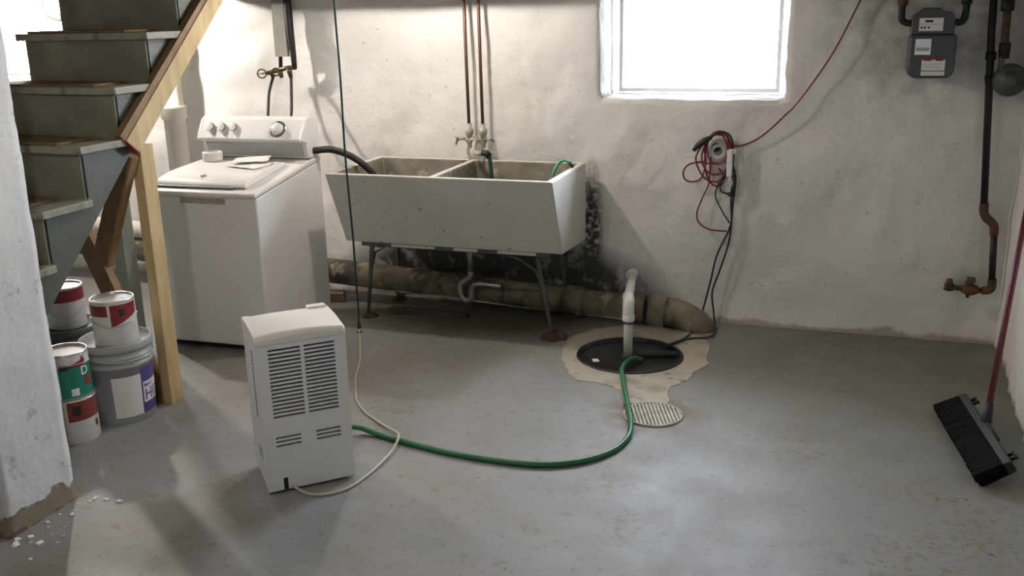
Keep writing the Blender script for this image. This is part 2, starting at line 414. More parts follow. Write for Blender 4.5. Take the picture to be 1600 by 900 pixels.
for (a, b, c, d) in WIN:   # reveals, splayed inward to the frame
    for (e0, e1) in [e for e in bedge if (e[1], e[0]) not in bedge]:
        m0 = Vector(V[e0]); m1 = Vector(V[e1]); mid = (m0+m1)/2
        if a-.03 < mid.x < b+.03 and c-.03 < mid.z < d+.03:
            idx = []
            for e, p in ((e0, m0), (e1, m1)):
                q = Vector((min(max(p.x, a+.045), b-.03), .50, min(max(p.z, c+.02), d)))
                if abs(p.z-c) < .03: q.z = c+.03
                if p.x-a < .03: q.x = a+.06
                if b-p.x < .03: q.x = b-.04
                V.append(tuple(q)); idx.append(len(V)-1)
            FC.append((e1, e0, idx[0], idx[1]))
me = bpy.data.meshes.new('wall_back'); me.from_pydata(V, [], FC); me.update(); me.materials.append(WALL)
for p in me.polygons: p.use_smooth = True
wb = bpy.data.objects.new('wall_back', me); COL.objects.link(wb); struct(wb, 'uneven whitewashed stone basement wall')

# right wall (uneven, ragged foot) and the unseen walls
def rough_wall(name, fn, nu, nv, flip=False, m=WALL):
    V = [fn(i/nu, j/nv) for j in range(nv+1) for i in range(nu+1)]
    Fc = [(j*(nu+1)+i, j*(nu+1)+i+1, (j+1)*(nu+1)+i+1, (j+1)*(nu+1)+i) for j in range(nv) for i in range(nu)]
    if flip: Fc = [f[::-1] for f in Fc]
    me = bpy.data.meshes.new(name); me.from_pydata(V, [], Fc); me.update(); me.materials.append(m)
    for p in me.polygons: p.use_smooth = True
    o = bpy.data.objects.new(name, me); COL.objects.link(o); return struct(o)
def rw(u, v):
    y = .06+(YF-.06)*u; z = -.02+(ZC+.02)*v
    x = XR + .02 - .03*min(1, abs(y)/1.2) + noise.noise(Vector((y*1.4, z*1.4, 9)))*.025 + noise.noise(Vector((y*5, z*5, 3)))*.009
    if z < .1: x += noise.noise(Vector((y*14, 1, 3)))*.018*(1-z/.1)
    return (x, y, z)
rough_wall('wall_right', rw, 170, 60)
rough_wall('wall_left', lambda u, v: (XL, YF+(0.06-YF)*u, -.02+(ZC+.02)*v), 6, 4)
rough_wall('wall_front', lambda u, v: (XL+(XR+.1-XL)*u, YF, -.02+(ZC+.02)*v), 6, 4, True)
# thin masonry partition beside the stairs
def partition():
    x0, x1, y0, y1 = -2.845, -2.66, -3.10, -2.79; per = []
    for a, b in (((x1, y0), (x1, y1)), ((x1, y1), (x0, y1)), ((x0, y1), (x0, y0)), ((x0, y0), (x1, y0))):
        for t in range(12): per.append((a[0]+(b[0]-a[0])*t/12, a[1]+(b[1]-a[1])*t/12))
    n = len(per); nz_ = 70; V = []
    cx, cy = (x0+x1)/2, (y0+y1)/2
    for j in range(nz_+1):
        z = -.01+(ZC+.01)*j/nz_
        for (x, y) in per:
            k = 1+(noise.noise(Vector((x*8, y*8, z*4)))*.03+noise.noise(Vector((x*22, y*22, z*16)))*.022)
            if z < .16: k -= .05*max(0, noise.noise(Vector((x*12, y*12, z*9)))+.3)*(1-z/.16)
            if z < .05: k += .05*(1-z/.05)
            V.append((cx+(x-cx)*k, cy+(y-cy)*k, z))
    Fc = [(j*n+i, j*n+(i+1) % n, (j+1)*n+(i+1) % n, (j+1)*n+i) for j in range(nz_) for i in range(n)]
    me = bpy.data.meshes.new('wall_partition'); me.from_pydata(V, [], Fc); me.update(); me.materials.append(PILLAR)
    for p in me.polygons: p.use_smooth = True
    o = bpy.data.objects.new('wall_partition', me); COL.objects.link(o); struct(o, 'flaking white masonry partition end beside the stairs')
partition()
# ceiling with joists, sill beam along the back wall (all above the frame)
ce = MB().box(XL-.2, XR+.2, YF-.2, .3, ZC, ZC+.04).build('ceiling', CEIL); struct(ce)
jo = MB().box(-.02, .02, YF, -.02, -.16, 0).build('joist', JOIST, ce); jo.location = (-6.6, 0, ZC)
for x in (-6.1, -5.6, -5.1, -4.6, -4.1, -3.65, -2.78, -2.4, -1.6, -1.1, -.6, -.1, .4): share(jo, (x, 0, ZC), ce)
b = MB().box(-3.75, -1.40, -.30, -.12, 1.86, ZC-.0).build('trim_1', JOIST); struct(b, 'wooden sill beam along the back wall')

# windows
def window(name, a, b, c, d, y, mull):
    e = empty(name, ((a+b)/2, y, c)); struct(e)
    wd = b-a; h = d-c
    MB().prism([(-wd/2, 0), (wd/2, 0), (wd/2-.022, .022), (-wd/2+.022, .022)], -.02, .02, 1).prism([(-wd/2, h), (-wd/2, 0), (-wd/2+.022, .022), (-wd/2+.022, h-.022)], -.02, .02, 1).prism([(wd/2, 0), (wd/2, h), (wd/2-.022, h-.022), (wd/2-.022, .022)], -.02, .02, 1).prism([(wd/2, h), (-wd/2, h), (-wd/2+.022, h-.022), (wd/2-.022, h-.022)], -.02, .02, 1).build('window_frame', FRAME, e)
    if mull: MB().box(-.015, .015, -.02, .02, .04, h-.04).build('mullion', FRAME, e, .003)
    MB().box(-wd/2+.02, wd/2-.02, -.003, .003, .02, h-.02).build('pane', GLASS, e)
window('window_1', -1.275, -.38, 1.275, 1.98, .22, False)
window('window_2', -5.95, -4.9, 1.355, 2.0, .22, False)
g = MB().box(-14, 8, .50, 14, 1.0, 1.18).build('ground_outside', SNOW); struct(g, 'pale snow-covered ground outside the windows')

# ================================================================== STAIRS
TX, TY, TZ, RISE, RUN, TW = -2.86, -2.544, 1.039, .2133, .234, .72
st = tag(empty('staircase', (TX, TY, 0)), 'steep olive grey painted wooden staircase with brown tread mats behind the partition', 'staircase')
tr = MB().box(-TW, 0, 0, RUN+.03, -.032, 0).build('tread', STAIRED, None, .005); tr.parent = st
rs = MB().box(-TW+.03, -.032, .025, .043, 0, RISE-.032).build('riser', STAIR, None); rs.parent = st
mt = MB().box(-TW+.075, -.10, .012, RUN-.01, 0, .010).build('mat', MATT, None, .003); mt.parent = tr
first = True
for i in range(-4, 5):
    y = i*RUN; z = TZ+i*RISE
    if first: t, r, q = tr, rs, mt; first = False
    else: t = share(tr, (0, 0, 0), st); r = share(rs, (0, 0, 0), st); q = share(mt, (0, 0, 0), t)
    t.location = (0, y, z); r.location = (0, y, z)          # riser stands on this tread's plane, under the next
    r.location = (0, y, z-RISE+.0)
    q.location = (random.uniform(-.03, .01), 0, 0); q.rotation_euler = (0, 0, random.uniform(-.03, .03))
rr = share(rs, (0, 5*RUN, TZ+4*RISE), st)
def stringer(x0, x1, nm):
    top = []
    for i in range(-4, 5):
        z = TZ+i*RISE-.032; y = i*RUN+.03
        top += [(y, z-RISE+.032 if i > -4 else .0), (y, z)]
    top += [(5*RUN+.02, TZ+4*RISE-.03), (5*RUN+.02, TZ+5*RISE-.03), (6*RUN, TZ+5*RISE-.03)]
    # underside parallel to the flight
    def zb(y): return (y+TY+2.081)*.958+1.10
    bot = [(6*RUN, zb(6*RUN)), ((-1.10-(-2.081+0))/1 if False else -1.148/.958+0-2.081-TY, 0)]
    yb = -1.10/.958-2.081-TY
    bot = [(6*RUN, zb(6*RUN)), (yb, 0)]
    MB().prism(top+bot, x0, x1, 0).build(nm, STRG, st)
stringer(-.07, -.032, 'stringer'); stringer(-TW+.032, -TW+.07, 'stringer')

# ---- pine support frame under the stringer
sf = tag(empty('stair_support_frame', (-2.9, -1.9, 0)), 'pine post, rail and braces propping up the stair stringer', 'wooden frame')
def loc(p): return (p[0]+2.9, p[1]+1.9, p[2])
rp = [(-1.185, 2.008), (-2.06, 1.243), (-1.99, 1.186), (-1.07, 2.0)]
MB().prism([(y+1.9, z) for y, z in rp], -2.886+2.9, -2.848+2.9, 0).build('rail', PINE, sf, .003)
rd = MB().prism([(y+1.9, z) for y, z in [(-2.063, 1.245), (-2.060, 1.248), (-1.988, 1.190), (-1.991, 1.184)]], .013, .053, 0).build('painted_end', LRED, sf); rd['label'] = 'red painted cut end of the rail'
MB().prism([(y+1.9, z) for y, z in [(-1.215, 2.012), (-2.085, 1.268), (-2.06, 1.2435), (-1.185, 2.0085)]], .012, .046, 0).build('shade_edge', PINE2, sf)['label'] = 'dark strip painting shade along the top edge of the rail'  # dark strip stands in for shade on the rail's top face
MB().box(-.046, .006, -.03, .055, 0, 1.205).build('post', PINE, sf, .003)
MB().beam(loc((-2.925, -1.975, 1.18)), loc((-3.14, -1.975, .68)), .088, .045, (0, 1, 0)).build('brace', PINE2, sf, .003)
MB().beam(loc((-3.275, -1.925, .81)), loc((-2.985, -1.895, .02)), .088, .045, (0, 1, 0)).build('brace', PINE2, sf, .003)
MB().box(-.25, -.05, -.03, .055, 0, .038).build('sole_plate', PINE2, sf, .003)

o = MB().box(-.035, .035, -.045, .045, 0, 1.72).build('painted_post', POSTP, None, .004); o.location = (-3.56, -1.36, 0)
tag(o, 'slim green grey painted wooden post behind the stair braces', 'post')

# ================================================================== CANS AND BUCKETS
def can_body(t, r, h, body, lidm, recess=.008):
    MB().lathe([(0, 0), (r*.97, 0), (r, .004), (r, h-.012)], 36).build('body', body, t)
    MB().lathe([(r, h-.012), (r*1.015, h-.006), (r*1.0, h), (r*.93, h-.001), (r*.90, h-recess)], 36).build('rim', CANM, t)
    MB().lathe([(0, h-recess), (r*.86, h-recess), (r*.905, h-recess-.001)], 36).build('lid', lidm, t)
def bail(t, r, h, z, drop, ang, rr=.0018, m=None):
    pts = []
    for i in range(17):
        a = -PI/2+PI*i/16
        p = Vector((r*1.03*math.sin(a), -math.cos(a)*r*1.06, z-drop*math.cos(a)))
        pts.append(Matrix.Rotation(ang, 3, 'Z') @ p)
    MB().tube(pts, rr, 6).build('handle', m or CANM, t)
VA = math.atan2(-5.33+2.1, 2.95)      # azimuth from the cans towards the camera
def paint_can(name, loc_, r, h, style, label, rot=0):
    t = tag(empty(name, loc_), label, 'paint can', 'paint cans under the stairs')
    if style == 'red':
        can_body(t, r, h, CANW, CANW)
        arc_patch(r+.0006, VA-.16+rot, VA+1.25+rot, h*.55, h*.9, 16, lambda u: (h*(.44+.24*u), h*.92)).build('label_band', LRED, t)
        arc_patch(r+.0006, VA-1.5+rot, VA-.28+rot, h*.68, h*.92, 16).build('label_band', LRED2, t)
        arc_patch(r+.0012, VA+.22+rot, VA+.5+rot, h*.66, h*.82, 6).build('emblem', LBLACK, t)
        bail(t, r, h, h*.62, h*.16, VA+PI/2)
    elif style == 'red_back':
        can_body(t, r, h, CANW, CANW)
        arc_patch(r+.0006, VA-1.4, VA+1.5, h*.66, h*.95, 20).build('label_band', LRED, t)
        bail(t, r, h, h*.6, h*.3, VA+PI/2)
    elif style == 'green':
        can_body(t, r, h, CANW, LIDB, .012)
        arc_patch(r+.0006, VA-.35, VA+1.55, .03*h, h*.72, 20).build('label_band', LGREEN, t)
        arc_patch(r+.0010, VA-.1, VA+.9, h*.70, h*.80, 12, lambda u: (h*.70, h*(.72+.14*u))).build('label_stripe', LRED, t)
        arc_patch(r+.0014, VA-.28, VA+.12, h*.66, h*.78, 8).build('emblem', LBLACK, t)
        arc_patch(r+.0014, VA+.1, VA+.45, h*.08, h*.24, 6).build('barcode', PAPER, t)
        arc_patch(r+.0014, VA+.78, VA+1.2, h*.25, h*.48, 6).build('label_seal', LRED2, t)
        R = r+.0018
        text_obj('lettering', 'D', .055, PAPER, t, lambda x, y: Vector((R*math.cos(VA+.62+x/R), R*math.sin(VA+.62+x/R), h*.50+y)))
        text_obj('lettering', 'K', .034, LRED, t, lambda x, y: Vector((R*math.cos(VA+.72+x/R), R*math.sin(VA+.72+x/R), h*.80+y)))
        bail(t, r, h, h*.72, -h*.05, VA+PI*.5)
    else:
        can_body(t, r, h, CANW, CANW)
        arc_patch(r+.0006, VA-.25, VA+1.5, h*.5, h*.98, 18, lambda u: (h*(.52+.02*u), h*.97)).build('label_band', LRED2, t)
        arc_patch(r+.0012, VA-.02, VA+.34, h*.66, h*.86, 8).build('emblem', LBLACK, t)
        arc_patch(r+.0010, VA-1.5, VA-.4, h*.05, h*.95, 14).build('side_panel', mat('beige_can_side', (.42, .38, .28), .5), t)
        arc_patch(r+.0012, VA+1.0, VA+1.2, h*.3, h*.45, 4).build('label_seal', LRED2, t)
    return t
def bucket(name, loc_, r, h, m, label, lab):
    t = tag(empty(name, loc_), label, 'bucket', 'plastic buckets under the stairs')
    rb = r*.86
    def R(z): return rb+(r*.955-rb)*z/h
    prof = [(0, 0), (rb*.97, 0), (rb, .006)]
    prof += [(R(h*.70), h*.70), (R(h*.70)+.006, h*.705), (R(h*.73)+.006, h*.73), (R(h*.735), h*.735), (R(h*.80), h*.80), (R(h*.80)+.008, h*.805), (R(h*.83)+.008, h*.83), (R(h*.835), h*.835), (R(h*.9), h*.9)]
    MB().lathe(prof, 48).build('body', m, t)
    MB().lathe([(R(h*.9), h*.895), (r, h*.90), (r*1.01, h*.93), (r*1.005, h*.985), (r*.985, h), (r*.94, h), (r*.92, h*.975), (0, h*.973)], 48).build('lid', m, t)
    if lab:
        L0 = R(h*.38)+.004
        def cone(mb, nm, mm, off):
            for i, v in enumerate(mb.v):
                a = math.atan2(v[1], v[0]); q = R(v[2])+off; mb.v[i] = (q*math.cos(a), q*math.sin(a), v[2])
            return mb.build(nm, mm, t)
        cone(arc_patch(.1, VA-.28, VA+.62, .035, h*.60, 14), 'label_sheet', PAPER, .0006)
        cone(arc_patch(.1, VA-1.0, VA-.62, h*.18, h*.50, 8), 'label_sheet', PAPERG, .0006)
        cone(arc_patch(.1, VA+.62, VA+1.5, .035, h*.66, 14), 'label_sheet', LPURP, .0006)
        cone(arc_patch(.1, VA+.68, VA+1.5, h*.22, h*.48, 12), 'label_panel', PAPER, .0012)
        def on(a0, z0):
            return lambda x, y: Vector(((R(z0+y)+.002)*math.cos(VA+a0+x/L0), (R(z0+y)+.002)*math.sin(VA+a0+x/L0), z0+y))
        text_obj('lettering', 'HID', .072, LPURP, t, on(.71, h*.25))
        text_obj('lettering', 'MAX', .026, LPURP, t, on(.71, h*.41))
    bail(t, r, h, h*.86, .02, VA+PI*.62, .0028, CANM)
    return t
bucket('plastic_bucket', (-3.03, -2.085, 0), .155, .375, BUCK, 'grey plastic bucket with white and purple label beside the pine post', True)
bucket('plastic_bucket', (-3.46, -1.93, 0), .155, .35, BUCKD, 'dark grey bucket mostly hidden behind the other paint containers', False)
paint_can('paint_can', (-2.99, -2.115, .3665), .092, .205, 'red', 'white paint can with red band standing on the labelled grey bucket')
paint_can('paint_can', (-3.44, -1.93, .342), .085, .20, 'red_back', 'red topped white paint can furthest back, on the dark bucket')
paint_can('paint_can', (-3.06, -2.345, 0), .092, .20, 'low', 'white paint can with brick red band on the floor under green can')
paint_can('paint_can', (-3.065, -2.345, .201), .090, .20, 'green', 'paint can with green label stacked on another can beside the partition')

# ================================================================== WASHER
W, D = .676, .712
wa = tag(empty('washing_machine', (-2.823, -1.217, 0), .032), 'white top-loading washing machine beside the concrete sink', 'washing machine')
ZF, ZB = .872, .972
def dz(y): return ZF+(ZB-ZF)*y/D
MB().prism([(0.008, .035), (.008, dz(0)-.03), (D, dz(D)-.03), (D, .035)], -W+.004, -.004, 0).build('cabinet', WHITE, wa, .012, 3)
MB().box(-W+.03, -.03, .04, D-.03, 0.008, .036).build('toe_kick', BLACKP, wa)
for x in (-W+.05, -.05):
    for y in (.06, D-.05): MB().cyl((x, y, 0), (x, y, .012), .02, 12).build('foot', BLACK, wa)
MB().prism([(0, dz(0)-.032), (-.004, dz(0)-.012), (.012, dz(0)), (D, dz(D)), (D, dz(D)-.032)], -W, 0, 0).build('top_deck', WHITE, wa, .010, 3)
# lid with a lip at the front
MB().prism([(.060, dz(.06)-.002), (.045, dz(.05)+.010), (.056, dz(.05)+.024), (.085, dz(.085)+.037), (.14, dz(.14)+.043), (.22, dz(.22)+.041), (.46, dz(.46)+.024), (.475, dz(.47))], -W+.045, -.085, 0).build('lid', WHITE, wa, .010, 3)
MB().prism([(.040, dz(.04)+.002), (.032, dz(.04)+.010), (.058, dz(.06)+.014), (.060, dz(.06))], -W+.05, -.15, 0).build('lid_gap_shade', mat('grey_lid_shadow_gap', (.2, .2, .2), .5), wa, .003)  # grey strip standing in for the shaded gap beneath the lid lip
bz = dz(.10)+.0425
bd = MB().prism([(-.022, 0), (0, .014), (.022, 0), (0, -.014)], 0, .004, 2); b = bd.build('badge', SILV, wa); b.location = (-.375, .115, bz); b.rotation_euler = (.13, 0, 0)
# console
def cons(x0, x1, g, nm, m, bev):
    p = [(D-.205-g, 1.072-g), (D-.135-g, 1.178), (D-.10, 1.192+g), (D-.02, 1.180+g), (D, 1.15), (D, dz(D)-.01), (D-.13, dz(D)-.01), (D-.15, 1.05-g)]
    return MB().prism(p, x0, x1, 0).build(nm, m, wa, bev, 3)
cons(-W+.012, -.012, 0, 'console', WHITE2, .008)
cons(-.022, -.002, .004, 'console_end_cap', WHITE, .008); cons(-W+.002, -W+.022, .004, 'console_end_cap', WHITE, .008)
MB().prism([(D-.152, 1.045), (D-.155, 1.048), (D-.135, dz(D)), (D-.130, dz(D))], -W+.03, -.03, 0).build('console_band', CONS, wa)
# knobs on the sloping face
fn = Vector((0, -0.106, .07)).normalized()
def face(x, t): return Vector((x, D-.205+.07*t, 1.072+0.106*t))
RX = Matrix.Rotation(math.atan2(0.106, .07), 3, 'X')
for x in (-.60, -.525, -.45):
    c = face(x, .58)
    k = MB().lathe([(.019, 0), (.019, .004), (.014, .006), (0, .006)], 20).box(-.008, .008, -.027, .027, .004, .024).build('selector_knob', WHITE2, wa, .002); k.location = c; k.rotation_euler = RX.to_euler()
    k2 = MB().lathe([(.0245, 0), (.0245, .002), (.019, .0022)], 20).build('knob_ring', mat('dark_chrome_ring', (.28, .28, .28), .25, .8), k)
k = MB().lathe([(.034, 0), (.032, .018), (.026, .024), (0, .026)], 28).build('timer_dial', WHITE2, wa); k.location = face(-.165, .52); k.rotation_euler = RX.to_euler()
MB().lathe([(.050, 0), (.050, .003), (.037, .0035), (.037, .0005)], 28).build('dial_ring', MATS['dark_chrome_ring'], k)
MB().box(-.005, .005, -.026, .026, .022, .034).build('dial_grip', WHITE2, k, .002)
# old tape residue on the front
def residue():
    mb = MB(); n = 40; vs = []
    for i in range(n+1):
        x = -.455+.27*i/n; e = .030+.006*noise.noise(Vector((i*.4, 0, 0))) + (.016*noise.noise(Vector((i*.9, 3, 0))) if i > 20 else 0)
        vs += [(x, .0072, .835-.0), (x, .0072, .835-max(.006, e))]
    mb._a(vs, [(2*i, 2*i+1, 2*i+3, 2*i+2) for i in range(n)]); o = mb.build('tape_residue', TAN, wa); o['label'] = 'tan strip of old tape residue'
residue()

# things on the washer lid
def on_lid(x, y, z=0):   # washer local -> world
    return wa.matrix_basis @ Vector((x, y, z))
from mathutils import Matrix as _M
WM = Matrix.Translation((-2.823, -1.217, 0)) @ Matrix.Rotation(.032, 4, 'Z')
tl = WM @ Vector((-.535, .445, dz(.445)+.0275))
tp = tag(empty('tape_roll', tl), 'roll of white tape lying on the washing machine lid', 'tape roll')
MB().lathe([(.036, 0), (.054, 0), (.055, .003), (.055, .043), (.054, .046), (.036, .046), (.036, 0)], 32).build('tape', WHITE2, tp)
MB().lathe([(.034, 0), (.0362, 0), (.0362, .047), (.034, .047), (.034, 0)], 32).build('core', mat('card_core', (.55, .5, .42), .8), tp)
def sheet(nm, cx, cy, wd, hh, rz, lift, label, seed):
    mb = MB(); n = 8; vs = []; c = math.cos(rz); s_ = math.sin(rz)
    for j in range(n+1):
        for i in range(n+1):
            u = (i/n-.5)*wd; v = (j/n-.5)*hh; x = cx+u*c-v*s_; y = cy+u*s_+v*c
            z = dz(y)+(.042-.02*max(0, y-.2)/.26 if y < .46 else .024)+lift+.008*abs(noise.noise(Vector((u*14, v*14, seed))))+.05*max(0, abs(u)/wd-.3)**2
            vs.append(WM @ Vector((x, min(y, .50), z+.004)))
    mb._a(vs, [(j*(n+1)+i, j*(n+1)+i+1, (j+1)*(n+1)+i+1, (j+1)*(n+1)+i) for j in range(n) for i in range(n)], True)
    o = mb.build(nm, PAPER, None, solid=.0008); tag(o, label, 'paper', 'papers on the washer'); return o
sheet('paper_sheet', -.235, .345, .15, .21, 1.35, .0, 'larger folded white paper on the washer lid, nearest the front corner', 1)
sheet('paper_sheet', -.27, .42, .13, .20, 1.9, .012, 'smaller crumpled white paper on the washer lid, nearest the console', 4)

# washer supply valves on the wall
wv = tag(empty('washer_valve_assembly', (-3.3, -.05, 1.42)), 'dark supply pipes and brass valves on a grey board above the washer', 'valves')
def L2(*p): return [(x+3.3, y+.05, z-1.42) for x, y, z in p]
MB().box(-.032, .055, -.082, -.056, .075, .70).build('board', mat('grey_white_board', (.27, .265, .24), .7, var=(6, .2)), wv, .003)
MB().tube(L2((-3.235, -.115, 2.1), (-3.225, -.115, 1.62), (-3.215, -.115, 1.50), (-3.213, -.115, 1.425)), [.026, .024, .018, .015], 12).build('supply_pipe', IRON, wv)
MB().tube(L2((-3.315, -.085, 2.1), (-3.315, -.085, 1.62), (-3.315, -.11, 1.40)), .012, 10).build('supply_pipe', IRON, wv)
MB().tube(L2((-3.205, -.115, 1.43), (-3.26, -.12, 1.428), (-3.40, -.125, 1.398)), .014, 10).build('valve_body', DBRASS, wv)
for x in (-3.375, -3.315, -3.25):
    MB().tube(L2((x, -.122, 1.425 if x > -3.3 else 1.41), (x, -0.106, 1.37)), [.018, .012], 12).build('outlet', DBRASS, wv)
for x, z, r in ((-3.425, 1.395, .026), (-3.325, 1.405, .022)):
    c = Vector(L2((x, -.15, z))[0]); MB().tube([c+Vector((r*math.cos(a)*.9, r*.45*math.cos(a), r*math.sin(a))) for a in [2*PI*i/20 for i in range(20)]], .005, 8, True).tube([c+Vector((-r*.9, -r*.45, 0)), c+Vector((r*.9, r*.45, 0))], .003, 6).build('hand_wheel', DBRASS, wv)
    MB().tube([c, c+Vector((.03, .03, .005))], .005, 8).build('valve_stem', DBRASS, wv)
for pts, lb in (([(-3.375, -0.106, 1.372), (-3.392, -.14, 1.28), (-3.375, -.20, 1.15), (-3.34, -.30, 1.0), (-3.33, -.44, .93), (-3.33, -.50, .92)], 'left black rubber fill hose dropping behind the washer'),
                ([(-3.25, -0.106, 1.372), (-3.235, -.14, 1.28), (-3.212, -.20, 1.15), (-3.19, -.30, 1.0), (-3.18, -.44, .93), (-3.18, -.50, .92)], 'right black rubber fill hose dropping behind the washer')):
    o = MB().tube(catmull(pts, 8), .0095, 10).build('fill_hose', BLACK); tag(o, lb, 'hose', 'washer fill hoses')
# drain hose into the sink
dh = tag(empty('drain_hose', (-2.7, -.5, 0)), 'thick black ribbed drain hose running from the washer into the sink', 'hose')
pts = catmull([(-2.90, -.60, .995), (-2.83, -.57, 1.00), (-2.76, -.52, .998), (-2.67, -.47, .955), (-2.585, -.44, .885), (-2.52, -.42, .79), (-2.49, -.41, .70)], 14)
MB().tube([p+Vector((2.7, .5, 0)) for p in pts], [.0185+.0022*(i % 2) for i in range(len(pts))], 14).build('hose', BLACK, dh)
MB().tube([(-.215, -.105, .993), (-.135, -.072, 1.0)], .0145, 12).build('hose_end', mat('grey_hose_clip', (.5, .5, .48), .4), dh)

# ================================================================== CONCRETE SINK
sk = tag(empty('laundry_sink', (-2.05, -.4, 0)), 'double-basin concrete laundry sink on iron legs against the back wall', 'sink')
SX0, SX1 = -.65, .65
prof = [(-.335, .90), (-.145, .478), (.335, .450), (.335, .90)]        # local y (world -.4), z
def tub():
    T = .038; z0 = .90
    bm = bmesh.new()
    def yf(z): t = (z-.478)/(.90-.478); return -.145+(-.335+.145)*t
    o = {}
    for k, x in (('l', SX0), ('r', SX1)):
        o[k] = [bm.verts.new((x, y, z)) for y, z in prof]
    a, b = o['l'], o['r']
    for i in (0, 1, 2): bm.faces.new((a[i], a[i+1], b[i+1], b[i]))
    bm.faces.new(a[::-1]); bm.faces.new(b)
    # inner basins
    zb = .55
    xm = -.025
    ins = []
    for (x0, x1) in ((SX0+T, xm-.02), (xm+.02, SX1-T)):
        t = [bm.verts.new(p) for p in ((x0, yf(z0)+T, z0), (x1, yf(z0)+T, z0), (x1, .335-T, z0), (x0, .335-T, z0))]
        d = [bm.verts.new(p) for p in ((x0+.02, yf(zb)+T+.01, zb), (x1-.02, yf(zb)+T+.01, zb), (x1-.02, .335-T-.01, zb), (x0+.02, .335-T-.01, zb))]
        for i in range(4): f = bm.faces.new((t[i], t[(i+1) % 4], d[(i+1) % 4], d[i])); f.material_index = 1
        f = bm.faces.new(d); f.material_index = 1; ins.append(t)
    A, B = ins
    for q in ((a[0], b[0], B[1], B[0], A[1], A[0]), (b[0], b[3], B[2], B[1]), (b[3], a[3], A[3], A[2], B[3], B[2]), (a[3], a[0], A[0], A[3]), (A[1], B[0], B[3], A[2])):
        f = bm.faces.new(q); f.material_index = 0
    bmesh.ops.recalc_face_normals(bm, faces=bm.faces)
    me = bpy.data.meshes.new('tub'); bm.to_mesh(me); bm.free(); me.materials.append(CONC); me.materials.append(CONCI)
    ob = bpy.data.objects.new('tub', me); COL.objects.link(ob); ob.parent = sk
    k = ob.modifiers.new('b', 'BEVEL'); k.width = .008; k.segments = 2; k.limit_method = 'ANGLE'; k.angle_limit = .5
tub()
# stand
MB().box(-.56, .57, -.125, -.09, .452, .476).box(-.56, .57, .25, .285, .425, .452).build('stand_rail', STEEL, sk)
MB().box(-.36, -.10, -.150, -.120, .462, .478).build('pale_strip', mat('pale_rail_paint', (.5, .5, .45), .6), sk)
for xa, xb in ((.02, .16), (.28, .50)): MB().box(xa, xb, -.150, -.120, .462, .478).build('pale_strip', MATS['pale_rail_paint'], sk)
def leg(top, bot):
    t = Vector(top); b = Vector(bot); d = b-t
    m = MB().tube([t+Vector((0, 0, .02)), t+d*.25+Vector((0, 0, 0)), t+d*.6, b], [.016, .014, .012, .011], 8)
    l = m.build('leg', STEEL, sk); return l
for (t, b, foot) in (((-.505, -.10, .45), (-.585, -.055, .012), 1), ((.49, -.10, .45), (.585, -.135, .012), 1), ((-.52, .27, .43), (-.56, .30, .012), 0), ((.51, .27, .43), (.56, .29, .012), 0)):
    l = leg(t, b)
    pr = 1.45 if foot and b[0] > 0 else 1.0
    mbp = MB().lathe([(0, .024*pr), (.026*pr, .022*pr), (.046*pr, .010*pr), (.052*pr, 0), (0, 0)], 22, (b[0]+.01, b[1], 0))
    mbp.v = [(x+.010*pr*noise.noise(Vector((x*40, y*40, 1))), y+.010*pr*noise.noise(Vector((x*40, y*40, 5))), max(0, z*(1+.6*noise.noise(Vector((x*50, y*50, 9)))))) for x, y, z in mbp.v]
    mbp.build('foot_pad', RUSTI, l)
MB().tube([(-.49, -.10, .45), (-.43, -.10, .44), (-.49, -.098, .41), (-.515, -.095, .34)], .008, 6).build('gusset', STEEL, sk)
MB().tube([(.30, -.11, .455), (.40, -.11, .425), (.49, -.108, .365), (.535, -.11, .22)], .008, 6).build('gusset', STEEL, sk)
MB().tube([(-.50, .27, .05), (-.55, .28, .045)], .01, 6).build('stretcher', STEEL, sk)
# trap below the sink
tp = MB().tube([(.02, .1, .46), (.02, .1, .28)], .018, 12).tube(catmull([(.02, .1, .28), (.015, .1, .24), (-.02, .1, .215), (-.045, .1, .19), (-.045, .1, .13), (-.015, .1, .10), (.02, .1, .12), (.025, .1, .17), (.06, .1, .205), (.20, .12, .195)], 6), .019, 12).build('drain_trap', mat('dull_chrome_trap', (.33, .33, .32), .35, .7, var=(12, .3)), sk)
# rusty brick block pile at right foot is the foot pad; loose rubble
for (x, y, sx, sy, sz, rz, lb, nm) in ((-2.98, -.22, .11, .09, .06, .3, 'broken brick lying by the wall left of the sink', 'broken_brick'),):
    o = MB().box(-sx/2, sx/2, -sy/2, sy/2, 0, sz).build(nm, BRICKM, None, .008); o.location = (x, y, 0); o.rotation_euler = (0, 0, rz); tag(o, lb, 'brick')
o = MB().box(-.25, .25, -.035, .035, 0, .03).build('old_board', mat('dark_damp_board', (.05, .042, .032), .8, var=(10, .3)), None, .004); o.location = (-2.30, -.33, 0); o.rotation_euler = (0, 0, .03); tag(o, 'dark damp board lying on the floor beneath the sink', 'board')

